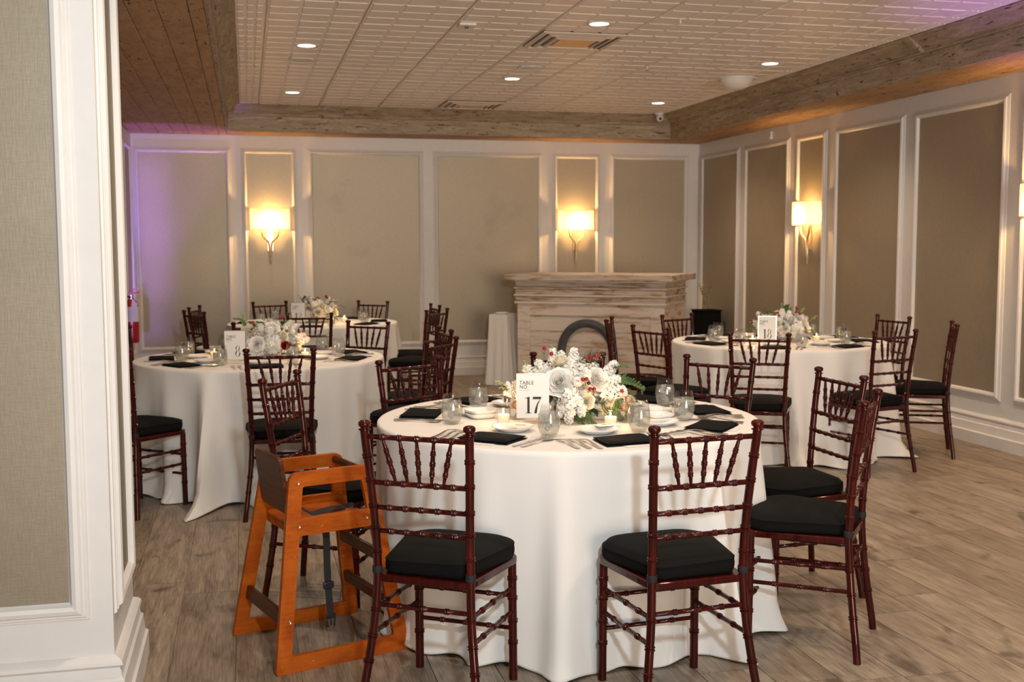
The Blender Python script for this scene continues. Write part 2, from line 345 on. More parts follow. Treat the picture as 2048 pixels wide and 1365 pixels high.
def base_run(name, pts, par=None):      # pts: list of (x, y, nx, ny) mitre directions
    mb = MB(); vs = []
    for z, h in BP:
        for x, y, nx, ny in pts: vs.append((x+nx*h, y+ny*h, z))
    m = len(pts); fs = [(j*m+i, j*m+i+1, (j+1)*m+i+1, (j+1)*m+i) for j in range(len(BP)-1) for i in range(m-1)]
    return structure(mb.add(vs, fs).build(name, 'paint', smooth=25))
base_run('baseboard_back', [(XL, YB, 1, -1), (XR, YB, -1, -1)])
base_run('baseboard_right', [(XR, YB, -1, -1), (XR, 3.0, -1, 0)])
base_run('baseboard_left', [(XL, YB, 1, -1), (XL, 4.03, 1, 0)])
base_run('baseboard_front', [(-3.4, CYc, 0, -1), (CXc, CYc, 1, -1), (CXc, 4.03, 1, 1), (-3.4, 4.03, 0, 1)])
# floor and its planks
PW, PL = 0.22, 1.52
fl = structure(MB().box((1.2, 6.2, -0.05), (9.6, 13.2, 0.088)).build('floor', 'plank', smooth=0))
pm = MB().prism([(0.0015, 0.0015), (PW-0.0015, 0.0015), (PW-0.0015, PL-0.0015), (0.0015, PL-0.0015)], -0.006, 0).mesh('plank', 'plank', 0)
def in_view(x, y, z, mrg=60):
    d = Vector((x, y, z-1.457)); q = d.dot(fw)
    if q < 0.3: return False
    u = 1024+2210*d.dot(r2)/q; v = 682.5-2210*d.dot(u2)/q
    return -mrg < u < 2048+mrg and -mrg < v < 1365+mrg
rng = random.Random(4); npl = 0
for i in range(-8, 28):
    x0 = 2.79+(i-13)*PW; off = rng.random()*PL
    if x0 < XL-0.1 or x0 > XR-0.02: continue
    for j in range(-1, 9):
        y0 = 2.0+off+j*PL
        pts = [(x0+a*PW, min(y0+b*PL, YB)) for a in (0, 1) for b in (0, 0.25, 0.5, 0.75, 1)]
        if y0 > YB-0.3 or not any(in_view(x, y, 0) for x, y in pts): continue
        if x0 < XL or x0+PW > XR or y0+PL > YB:
            a1 = min(PW, XR-x0)-0.0015; b1 = min(PL, YB-y0)-0.0015; a0 = max(0, XL-x0)+0.0015
            me = MB().prism([(a0, 0.0015), (a1, 0.0015), (a1, b1), (a0, b1)], -0.006, 0).mesh('plank', 'plank', 0)
        else: me = pm
        place(me, 'plank', fl, (x0, y0, 0)); npl += 1
# ceiling tiles: each embossed with a grid of raised squares
ce = structure(MB().box(((TX0+TX1)/2, 6.5, ZC+0.06), (TX1-TX0+0.6, 11.6, 0.10)).build('ceiling', 'tile_paint', smooth=0))
TS = 0.607
def tile_mesh(w, h):
    mb = MB(); g = 0.003; n = 3
    def ring(a0, b0, a1, b1, z): return [(a0, b0, z), (a1, b0, z), (a1, b1, z), (a0, b1, z)]
    vs = ring(g, g, w-g, h-g, 0.004)+ring(g+0.004, g+0.004, w-g-0.004, h-g-0.004, 0)
    mb.add(vs, [(i, (i+1) % 4, 4+(i+1) % 4, 4+i) for i in range(4)]); mb.add(ring(g+0.004, g+0.004, w-g-0.004, h-g-0.004, 0), [(0, 1, 2, 3)])
    cw = (w-2*g-0.01)/n; chh = (h-2*g-0.01)/n
    for i in range(n):
        for j in range(n):
            a0 = g+0.005+i*cw+0.010; a1 = g+0.005+(i+1)*cw-0.010; b0 = g+0.005+j*chh+0.010; b1 = g+0.005+(j+1)*chh-0.010
            r1 = ring(a0, b0, a1, b1, 0.0); q = ring(a0+0.004, b0+0.004, a1-0.004, b1-0.004, -0.005)
            mb.add(r1+q, [(k, (k+1) % 4, 4+(k+1) % 4, 4+k) for k in range(4)]+[(4, 5, 6, 7)])
    return mb.mesh('ceiling_tile', 'tile_paint', 0)
tmesh = {}
xs = [TX0+0.115]+[0.152+TS*i for i in range(8)]+[TX1-0.125]; xs = [x for x in xs if x <= TX1-0.12]
ys = [YB-0.60-TS*0]; ys = sorted([11.605-TS*j for j in range(12)]+[11.67])
for a, b_ in zip(xs[:-1], xs[1:]):
    for c, d in zip(ys[:-1], ys[1:]):
        w, h = round(b_-a, 3), round(d-c, 3)
        if w < 0.03 or h < 0.03: continue
        if not any(in_view(x, y, ZC) for x in (a, (a+b_)/2, b_) for y in (c, d)): continue
        if (w, h) not in tmesh: tmesh[(w, h)] = tile_mesh(w, h)
        place(tmesh[(w, h)], 'ceiling_tile', ce, (a, c, ZC))
# soffits of pecky cypress boards
sof = structure(MB().prism([(XL-0.1, -2), (TX0-0.021, -2), (TX0-0.021, TYB+0.021), (TX1+0.021, TYB+0.021), (TX1+0.021, -2), (XR+0.1, -2), (XR+0.1, YB+0.1), (XL-0.1, YB+0.1)], ZS+0.016, ZS+0.25).build('ceiling_soffit', 'soffit_wood_y', smooth=0))
structure(MB().box((-2.4, 1.0, ZS+0.13), (2.6, 6.1, 0.24)).build('ceiling_entry', 'soffit_wood_y', smooth=0))
def board(a0, a1, b0, b1, mat, par, t=0.016):
    g = 0.0015; c = 0.003
    vs = [(x, y, ZS+t) for x, y in ((a0+g, b0+g), (a1-g, b0+g), (a1-g, b1-g), (a0+g, b1-g))]
    vs += [(x, y, ZS+c) for x, y in ((a0+g, b0+g), (a1-g, b0+g), (a1-g, b1-g), (a0+g, b1-g))]
    vs += [(x, y, ZS) for x, y in ((a0+g+c, b0+g+c), (a1-g-c, b0+g+c), (a1-g-c, b1-g-c), (a0+g+c, b1-g-c))]
    fs = [(3, 2, 1, 0), (8, 9, 10, 11)]+[(4*j+i, 4*j+(i+1) % 4, 4*j+4+(i+1) % 4, 4*j+4+i) for j in range(2) for i in range(4)]
    return MB().add(vs, fs).build('board', mat, par, smooth=0)
rb = random.Random(8)
xe = [-1.15, -1.005, -0.855, -0.705, -0.555, -0.405, -0.255, TX0-0.021]
for a, b_ in zip(xe[:-1], xe[1:]):
    cut = [3.0, 5.2+rb.random()*2, 8.6+rb.random()*2, YB if b_ < -0.2 else YB]
    for c, d in zip(cut[:-1], cut[1:]): board(a, b_, c, d, 'soffit_wood_y', sof)
for c, d in ((TYB+0.021, 11.95), (11.95, 12.11), (12.11, YB)):
    for a, b_ in ((TX0-0.02, 1.9+rb.random()), (None, TX1+0.02)):
        if a is None: a = last
        last = b_; board(a, b_, c, d, 'soffit_wood_x', sof)
for a, b_ in ((TX1+0.021, 4.84), (4.84, 5.025), (5.025, XR)):
    cut = [4.0, 6.8+rb.random(), 9.2+rb.random(), YB]
    for c, d in zip(cut[:-1], cut[1:]): board(a, b_, c, d, 'soffit_wood_y', sof)
# tray beams: a flat lower board and a crown leaning inwards
ZB = 2.792
def run(name, prof, pts, mat):
    # prof: (inward offset, z); pts: corners with inward mitre direction
    vs = [(x+nx*h, y+ny*h, z) for h, z in prof for x, y, nx, ny in pts]; m = len(pts); k = len(prof)
    fs = [(j*m+i, j*m+i+1, ((j+1) % k)*m+i+1, ((j+1) % k)*m+i) for j in range(k) for i in range(m-1)]
    fs += [tuple(j*m for j in range(k)), tuple(j*m+m-1 for j in range(k-1, -1, -1))]
    return MB().add(vs, fs)
LOW = [(0.0, ZS), (0.0, ZB), (-0.02, ZB), (-0.02, ZS)]
CRN = [(-0.02, ZB+0.003), (0.004, ZB+0.003), (0.010, ZB+0.012), (0.006, ZB+0.024), (0.020, ZB+0.036), (0.028, ZB+0.040), (0.095, ZB+0.100), (0.108, ZB+0.103), (0.120, ZC), (-0.02, ZC)]
Y0 = 3.0
for nm, pts, mat in (('trim_1', [(TX0, TYB, 1, -1), (TX1, TYB, -1, -1)], 'beam_wood_x'), ('trim_2', [(TX0, Y0, 1, 0), (TX0, TYB, 1, -1)], 'beam_wood_y'), ('trim_3', [(TX1, TYB, -1, -1), (TX1, Y0, -1, 0)], 'beam_wood_y')):
    o = structure(run(nm, LOW, pts, mat).build(nm, mat, smooth=0))
    run('crown', CRN, pts, mat).build('crown_board', mat, o, smooth=20)
# joint block on the right-hand crown
MB().prism([(-0.06, 2.80), (-0.045, 2.906), (0.055, 2.906), (0.035, 2.82)], -0.015, 0.132, lambda a, b, c: (TX1-c+(0.1 if b < 2.85 and c > 0 else 0), 7.05+a, b)).build('corner_block', 'beam_wood_y', bpy.data.objects['trim_3'], smooth=0)

# ------------------------------------------------------------------ ceiling fittings
def downlight(x, y, lab):
    t_ = thing('ceiling_light', lab, 'ceiling light', (x, y, ZC-0.005), group='recessed ceiling lights')
    pr = [(0.062, 0.0), (0.066, -0.004), (0.078, -0.006), (0.088, -0.002), (0.088, 0.0)]
    MB().lathe(pr, 28, caps=False).build('trim_ring', 'plastic_white', t_)
    MB().lathe([(0.001, -0.001), (0.03, -0.0012), (0.0625, -0.0005)], 24, caps=False).build('lens', 'lens', t_)
    light('SPOT', (x, y, ZC-0.03), 86, (1.0, 0.75, 0.53), 0.06, target=(x, y, 0), spot_size=rad(125), spot_blend=0.9)
for x, y, lab in ((0.455, 8.24, 'recessed ceiling downlight on the soffit side, nearer one with round speaker behind'), (0.455, 10.74, 'small recessed downlight near the wooden beam above the sconce away from the bar'),
                  (2.275, 7.03, 'brightest recessed downlight, just in front of the amber-tinted air vent'), (2.275, 9.47, 'recessed downlight in the middle of the ceiling behind the plain round disc'),
                  (4.10, 8.25, 'recessed downlight by the white dome speaker along the beam'), (4.11, 10.75, 'farthest recessed downlight, near the corner security camera')): downlight(x, y, lab)
for x, y in ((0.455, 5.8), (2.275, 4.6), (4.1, 5.8), (0.455, 3.4), (4.1, 3.4), (2.275, 2.2)):
    light('SPOT', (x, y, ZC-0.03), 86, (1.0, 0.75, 0.53), 0.06, target=(x, y, 0), spot_size=rad(125), spot_blend=0.9)
for x, y, lab in ((0.455, 8.87, 'faint round ceiling speaker between the two soffit-side downlights'), (2.275, 8.86, 'pale round ceiling disc beyond the amber-tinted air vent')):
    t_ = thing('ceiling_speaker', lab, 'speaker', (x, y, ZC-0.005)); MB().lathe([(0.001, -0.006), (0.075, -0.006), (0.09, -0.003), (0.092, 0)], 28, caps=False).build('grille', 'vent_face' if x < 1 else 'plastic_white', t_)
    MB().lathe([(0.092, 0), (0.094, -0.007), (0.1, -0.006), (0.102, 0)], 28, caps=False).build('rim', 'plastic_white', t_)
def vent(x, y, w, h, lab, pm_='vent_face'):
    t_ = thing('air_vent', lab, 'vent', (x, y, ZC-0.006))
    MB().prism([(-w/2, -h/2), (w/2, -h/2), (w/2, h/2), (-w/2, h/2)], -0.002, 0.006).build('backing', 'vent_dark', t_, smooth=0)
    for k, (s_, dz) in enumerate(((1.0, 0.0), (0.80, -0.006), (0.60, -0.012))):
        a, b_ = w/2*s_, h/2*s_; q = 0.022 if k else 0.03
        mb = MB(); vs = []
        for off, z in ((0, -0.002), (0, dz-0.008), (q, dz-0.016), (q+0.004, dz-0.010), (q, -0.002)):
            vs += [(-a+off, -b_+off, z), (a-off, -b_+off, z), (a-off, b_-off, z), (-a+off, b_-off, z)]
        fs = [(4*j+i, 4*j+(i+1) % 4, 4*j+4+(i+1) % 4, 4*j+4+i) for j in range(4) for i in range(4)]
        mb.add(vs, fs).build('louver_frame', 'vent_face', t_, smooth=0)
    a, b_ = w/2*0.44, h/2*0.42
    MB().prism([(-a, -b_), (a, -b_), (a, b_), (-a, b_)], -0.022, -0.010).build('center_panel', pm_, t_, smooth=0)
vent(2.28, 7.63, 0.595, 0.59, 'square louvered air vent with amber reflection painted on its center panel', 'amber_reflection')
vent(2.28, 11.28, 0.595, 0.55, 'square louvered air vent close to the back wooden beam')
t_ = thing('dome_speaker', 'white half-dome speaker hanging beside the wooden beam over the sconce wall', 'speaker', (4.18, 9.05, ZC-0.005))
MB().lathe([(0.001, -0.10), (0.05, -0.095), (0.10, -0.075), (0.135, -0.04), (0.15, -0.005), (0.15, 0)], 28, caps=False).build('dome', 'plastic_white', t_); MB().lathe([(0.15, 0), (0.152, -0.012), (0.17, -0.012), (0.172, 0)], 28, caps=False).build('flange', 'plastic_white', t_)
t_ = thing('smoke_sensor', 'small square ceiling sensor with a brass centre', 'sensor', (1.433, 7.237, ZC-0.005))
MB().box((0, 0, -0.008), (0.11, 0.11, 0.016)).build('plate', 'plastic_white', t_, bevel=0.003); MB().lathe([(0.001, -0.028), (0.012, -0.026), (0.014, -0.016)], 12, caps=False).build('nozzle', 'gold_ink', t_)
for x, y, lab in ((2.734, 6.767, 'tiny white sprinkler head beyond the brightest downlight'), (3.19, 8.6, 'tiny brown sprinkler head on a ceiling seam before the dome speaker')):
    t_ = thing('sprinkler', lab, 'sprinkler', (x, y, ZC-0.005)); MB().lathe([(0.016, 0), (0.016, -0.006), (0.006, -0.008), (0.006, -0.028)], 10).build('stem_pipe', 'plastic_white', t_); MB().lathe([(0.014, -0.028), (0.014, -0.031)], 12).build('deflector', 'plastic_white' if x < 3 else 'gold_ink', t_)
t_ = thing('security_camera', 'white dome security camera in the ceiling corner of the beams', 'camera', (4.44, 11.57, 2.905))
MB().lathe([(0.05, 0), (0.05, -0.02), (0.035, -0.025)], 16).build('mount', 'plastic_white', t_)
MB().ball((0, -0.012, -0.055), 0.042, 16, 12).build('head', 'plastic_white', t_); MB().ball((-0.008, -0.045, -0.066), 0.016, 10, 8).build('eye_lens', 'black_rubber', t_)
t_ = thing('wall_sensor', 'tiny white box sensor high above the narrow wall panels', 'sensor', (XR, 10.42, 2.565)); MB().box((-0.012, 0, 0), (0.024, 0.05, 0.08)).build('sensor_case', 'plastic_white', t_, bevel=0.004)
MB().box((-0.026, 0, -0.02), (0.004, 0.03, 0.02)).build('sensor_window', 'ceramic', t_)

# ------------------------------------------------------------------ wall sconces
def sconce(loc, rz, lab):
    # local: x along the wall, -y out of the wall, z up; origin at the wall, shade middle height
    t_ = thing('wall_sconce', lab, 'wall lamp', loc, rz, 'wall sconces')
    n = 20; hw, dp, hh = 0.205, 0.135, 0.11
    def sh(k): return lambda u, v: (-hw*math.cos(PI*u)*k, -(dp*math.sin(PI*u)**0.55)*k-0.004, -hh+2*hh*v)
    mb = MB().grid(n, 2, sh(1.0)).build('lamp_shade', 'shade', t_)
    for zz in (-hh, hh):
        MB().tube([(-hw*1.0*math.cos(PI*i/19), -dp*math.sin(PI*i/19)**0.55-0.004, zz) for i in range(20)], 0.0028, 5).build('shade_rim', 'silver_leaf', t_)
    MB().lathe([(0.001, -0.035), (0.02, -0.03), (0.026, -0.005), (0.02, 0.02), (0.008, 0.038), (0.001, 0.042)], 14, (0, -0.062, -0.03), caps=False).build('bulb', 'bulb', t_)
    for s_ in (-1, 1):
        pts = [(s_*0.115, -0.05, -0.118), (s_*0.09, -0.055, -0.122), (s_*0.083, -0.055, -0.15), (s_*0.078, -0.055, -0.18), (s_*0.05, -0.05, -0.215), (s_*0.022, -0.04, -0.24), (s_*0.011, -0.035, -0.275), (s_*0.008, -0.03, -0.36), (s_*0.005, -0.026, -0.43), (-s_*0.008, -0.026, -0.46), (s_*0.012, -0.03, -0.48)]
        MB().tube(pts, [0.005, 0.008, 0.010, 0.011, 0.010, 0.009, 0.009, 0.008, 0.007, 0.006, 0.003], 8).build('branch_arm', 'silver_leaf', t_)
    MB().prism([(-0.03, -0.34), (0.03, -0.34), (0.035, -0.2), (0.03, 0.06), (-0.03, 0.06), (-0.035, -0.2)], 0.0, 0.012, lambda a, b, c: (a, -c-0.001, b)).build('backplate', 'silver_leaf', t_)
    MB().tube([(0, -0.012, -0.09), (0, -0.05, -0.085), (0, -0.062, -0.07)], 0.008, 8).build('socket_arm', 'silver_leaf', t_)
    c = Vector(loc)+Matrix.Rotation(rz, 3, 'Z') @ Vector((0, -0.075, -0.03))
    light('POINT', c, 50, (1.0, 0.52, 0.15), 0.03)
sconce((0.254, YB-0.004, 1.752), 0, 'lit wall sconce with silver branch stem behind the flower tables')
sconce((3.690, YB-0.004, 1.748), 0, 'lit wall sconce above the whitewashed bar')
sconce((XR-0.004, 9.585, 1.755), -PI/2, 'lit wall sconce in a narrow panel beyond the nearer wall tables')
sconce((XR-0.004, 6.365, 1.755), -PI/2, 'wall sconce nearest the camera, cut off by the picture edge')

# ------------------------------------------------------------------ whitewashed bar
phi = rad(-36); BR = thing('bar_counter', 'whitewashed rustic bar cabinet with stepped ledges and grey arch', 'bar', (0, 0, 0))
BR.location = (4.03, 10.12, 0); BR.rotation_euler = (0, 0, phi)   # origin at the front right corner; local x to the right, y to the back
BL, BW, BH = 1.78, 1.0, 1.165
ox = 0.105
MB().box((-BL/2, BW/2, BH-0.031), (BL, BW, 0.062)).build('counter_top', 'whitewash_worn', BR, bevel=0.004)
z = BH-0.062
for k, (h, o_) in enumerate(((0.018, 0.078), (0.052, 0.090), (0.018, 0.074), (0.058, 0.090), (0.018, 0.074), (0.056, 0.090), (0.022, 0.080))):
    MB().box((-BL/2, BW/2, z-h/2), (BL-2*o_, BW-2*o_, h)).build('ledge', 'whitewash_worn' if k % 2 else 'whitewash', BR, bevel=0.004); z -= h
ztop = z
for a, b_, c, d, e, f_ in ((-BL+ox, -BL+ox+0.14, ox, ox+0.03, 0, z), (-ox-0.14, -ox, ox, ox+0.03, 0, z)):
    MB().box(((a+b_)/2, (c+d)/2, (e+f_)/2), (b_-a, d-c, f_-e)).build('post_board', 'whitewash', BR, bevel=0.003)
MB().box((-BL/2, ox+0.015, z-0.06), (BL-2*ox-0.28, 0.03, 0.12)).build('rail_board', 'whitewash', BR, bevel=0.003)
MB().box((-BL/2, ox+0.015, 0.05), (BL-2*ox-0.28, 0.03, 0.10)).build('rail_board', 'whitewash', BR, bevel=0.003)
zz = 0.10
while zz < ztop-0.125:
    h = min(0.16, ztop-0.12-zz); MB().box((-BL/2, ox+0.026, zz+h/2), (BL-2*ox-0.28, 0.018, h-0.003)).build('front_board', 'whitewash', BR); zz += h
for sx in (-1, 1):
    xx = (-ox-0.012) if sx > 0 else (-BL+ox+0.012); zz = 0
    while zz < ztop-0.01:
        h = min(0.165, ztop-zz); MB().box((xx, BW/2+ox/2, zz+h/2), (0.024, BW-ox-0.06, h-0.003)).build('side_board', 'whitewash', BR); zz += h
MB().box((-BL/2, BW-ox, ztop/2), (BL-2*ox-0.05, 0.02, ztop)).build('back_board', 'whitewash', BR)
# arch ring standing proud of the front
ac = (-BL/2-0.02, 0.33); R0, R1 = 0.235, 0.315
mb = MB(); vs = []
path = [(ac[0]-1, 0.0)]; 
def archpts(r): return [(ac[0]-r, 0.02)]+[(ac[0]-r*math.cos(PI*i/24), ac[1]+0.05+r*1.05*math.sin(PI*i/24)) for i in range(25)]+[(ac[0]+r, 0.02)]
A0, A1 = archpts(R0), archpts(R1); am = archpts((R0+R1)/2)
rows = [[(x, ox+0.017, z_) for x, z_ in A0], [(x, ox-0.015, z_) for x, z_ in A0], [(x, ox-0.03, z_) for x, z_ in am], [(x, ox-0.015, z_) for x, z_ in A1], [(x, ox+0.017, z_) for x, z_ in A1]]
m_ = len(A0); MB().add([p for r in rows for p in r], [(j*m_+i, j*m_+i+1, (j+1)*m_+i+1, (j+1)*m_+i) for j in range(4) for i in range(m_-1)]).build('arch_ring', 'arch_grey', BR)

# ------------------------------------------------------------------ draped side table, black stand, extinguisher
def cloth_box(w, d, h, mat, name, seed=1, nf=26, flare=0.05):
    r = random.Random(seed); ph = [r.random()*6 for _ in range(6)]
    def per(u):
        L = 2*(w+d); s_ = (u % 1)*L
        if s_ < w: return (-w/2+s_, -d/2, 0, -1)
        s_ -= w
        if s_ < d: return (w/2, -d/2+s_, 1, 0)
        s_ -= d
        if s_ < w: return (w/2-s_, d/2, 0, 1)
        s_ -= w
        return (-w/2, d/2-s_, -1, 0)
    def f(u, v):
        x, y, nx, ny = per(u); t_ = v
        a = flare*t_*(0.5+0.5*math.sin(2*PI*u*nf/2+ph[0]+0.6*math.sin(2*PI*3*u+ph[1])))+0.02*t_
        l = math.hypot(x, y); return (x+nx*a+x/l*0.02*t_, y+ny*a+y/l*0.02*t_, h*(1-t_)+0.004)
    mb = MB().grid(96, 14, f, closed=True); k = len(mb.v); mb.v.append((0, 0, h+0.004)); mb.f += [(i, (i+1) % 96, k) for i in range(96)]
    return mb
st = thing('side_table', 'small serving table draped in white cloth beside the whitewashed bar', 'table', (2.622, 11.35, 0), rad(-36))
cloth_box(0.20, 0.28, 0.74, 'white_cloth', 'c', 3, 22, 0.025).build('tablecloth', 'white_cloth', st, smooth=60)
MB().lathe([(0.001, 0), (0.06, 0), (0.075, 0.012), (0.072, 0.016), (0.06, 0.006), (0.001, 0.005)], 20, (0, -0.04, 0.7455)).build('serving_plate', 'ceramic', st)
bs = thing('black_stand', 'stand covered in black cloth in the corner behind the bar', 'stand', (5.01, 11.55, 0))
cloth_box(0.24, 0.26, 0.72, 'black_drape', 'c', 5, 20, 0.02).build('black_drape', 'black_drape', bs, smooth=60)
MB().box((0, 0, 0.732), (0.26, 0.28, 0.012)).build('stand_top', 'black_drape', bs)
bv = thing('bud_vase', 'clear vase with yellowing sprigs on the black corner stand', 'vase', (4.97, 11.50, 0.739))
MB().lathe([(0.03, 0), (0.036, 0.02), (0.034, 0.08), (0.02, 0.12), (0.024, 0.14), (0.022, 0.14), (0.017, 0.12), (0.03, 0.08), (0.03, 0.01)], 14, caps=False).build('vase_glass', 'thin_glass', bv)
rr = random.Random(2)
for k in range(5):
    a = rr.random()*6.28; p = [(0, 0, 0.02), (0.02*math.cos(a), 0.02*math.sin(a), 0.16), (0.07*math.cos(a), 0.07*math.sin(a), 0.24+0.04*rr.random())]
    sg = MB().tube(p, 0.002, 5).build('sprig', 'stem', bv); mb = MB()
    for q in range(6):
        c = Vector(p[1]).lerp(Vector(p[2]), q/5); b2 = rr.random()*6.28; dx, dy = 0.018*math.cos(b2), 0.018*math.sin(b2)
        mb.add([c, c+Vector((dx, dy, 0.012)), c+Vector((dx*1.8, dy*1.8, 0.02)), c+Vector((dx-dy*0.5, dy+dx*0.5, 0.022))], [(0, 1, 2, 3)])
    mb.build('leaf', 'yellow_leaf', sg)
fe = thing('fire_extinguisher', 'red fire extinguisher with white tag in the purple-lit corner', 'fire extinguisher', (-1.06, 10.90, 0))
MB().lathe([(0.055, 0.56), (0.062, 0.57), (0.063, 0.60), (0.063, 0.90), (0.055, 0.94), (0.032, 0.965), (0.022, 0.97)], 20).build('cylinder_tank', 'red_tank', fe)
MB().lathe([(0.024, 0.97), (0.024, 0.985), (0.016, 0.99), (0.016, 1.01)], 12).build('valve', 'steel', fe)
MB().prism([(-0.02, 1.01), (0.075, 1.03), (0.08, 1.045), (-0.02, 1.03)], -0.01, 0.01, lambda a, b, c: (a, c, b)).build('carry_handle', 'red_tank', fe)
MB().prism([(-0.02, 1.035), (0.07, 1.07), (0.072, 1.082), (-0.02, 1.05)], -0.009, 0.009, lambda a, b, c: (a, c, b)).build('squeeze_lever', 'red_tank', fe)
MB().tube([(-0.02, 0, 0.995), (-0.05, -0.02, 0.99), (-0.068, -0.045, 0.93), (-0.065, -0.05, 0.8), (-0.06, -0.045, 0.66)], 0.009, 8).build('hose', 'black_rubber', fe)
MB().lathe([(0.0645, 0.76), (0.0645, 0.90)], 20, caps=False).build('instruction_label', 'tag_white', fe)
MB().box((-0.078, 0, 0.8), (0.025, 0.06, 0.08)).build('wall_bracket', 'steel', fe)
MB().prism([(0.0, 0.86), (0.045, 0.84), (0.06, 0.93), (0.015, 0.98)], -0.071, -0.069, lambda a, b, c: (a, c, b)).build('inspection_tag', 'tag_white', fe)

# ------------------------------------------------------------------ chiavari chair
def ringed(pts_fn, L, rings, r0, n=10, rr=0.0032, sp=0.0085, ends=None, step=0.05, taper=None):
    """tube along pts_fn(s), s in metres, with bamboo double rings at the given s"""
    ks = {0.0, L}
    k = 0
    while k < L: ks.add(round(k, 4)); k += step
    prof = []
    for s_ in rings:
        for c in (s_-sp/2, s_+sp/2): prof += [(c-0.0035, 0), (c-0.0015, rr), (c+0.0015, rr), (c+0.0035, 0)]
    base = sorted(x for x in ks if not any(abs(x-c) < 0.010 for c in rings))
    allp = sorted([(x, 0) for x in base]+prof)
    allp = [(min(max(x, 0), L), d) for x, d in allp]
    f = taper or (lambda s_: r0)
    return MB().tube([pts_fn(x) for x, d in allp], [f(x)+d for x, d in allp], n)
def interp(keys):
    def f(z_):
        for (z0, *a), (z1, *b2) in zip(keys[:-1], keys[1:]):
            if z_ <= z1 or (z1, *b2) == tuple(keys[-1]):
                u = (z_-z0)/(z1-z0); return [p+(q-p)*u for p, q in zip(a, b2)]
    return f
def catmull(keys):
    def f(z_):
        i = 0
        while i < len(keys)-2 and z_ > keys[i+1][0]: i += 1
        z0, z1 = keys[i][0], keys[i+1][0]; u = (z_-z0)/(z1-z0); out = []
        for c in range(1, len(keys[0])):
            p1, p2 = keys[i][c], keys[i+1][c]; p0 = keys[max(i-1, 0)][c]; p3 = keys[min(i+2, len(keys)-1)][c]
            m1 = (p2-p0)/2; m2 = (p3-p1)/2
            out.append((2*u**3-3*u**2+1)*p1+(u**3-2*u**2+u)*m1+(-2*u**3+3*u**2)*p2+(u**3-u**2)*m2)
        return out
    return f
REAR = catmull([(0, 0.198, -0.232), (0.15, 0.180, -0.213), (0.30, 0.163, -0.196), (0.45, 0.157, -0.187), (0.62, 0.160, -0.197), (0.78, 0.168, -0.215), (0.905, 0.174, -0.232)])
def rear(z_, s_=1): x, y = REAR(z_); return (s_*x, y, z_)
FR_X, FR_Y = 0.172, 0.158
def front(z_, s_=1): return (s_*(FR_X-0.004*z_), FR_Y-0.01*z_, z_)
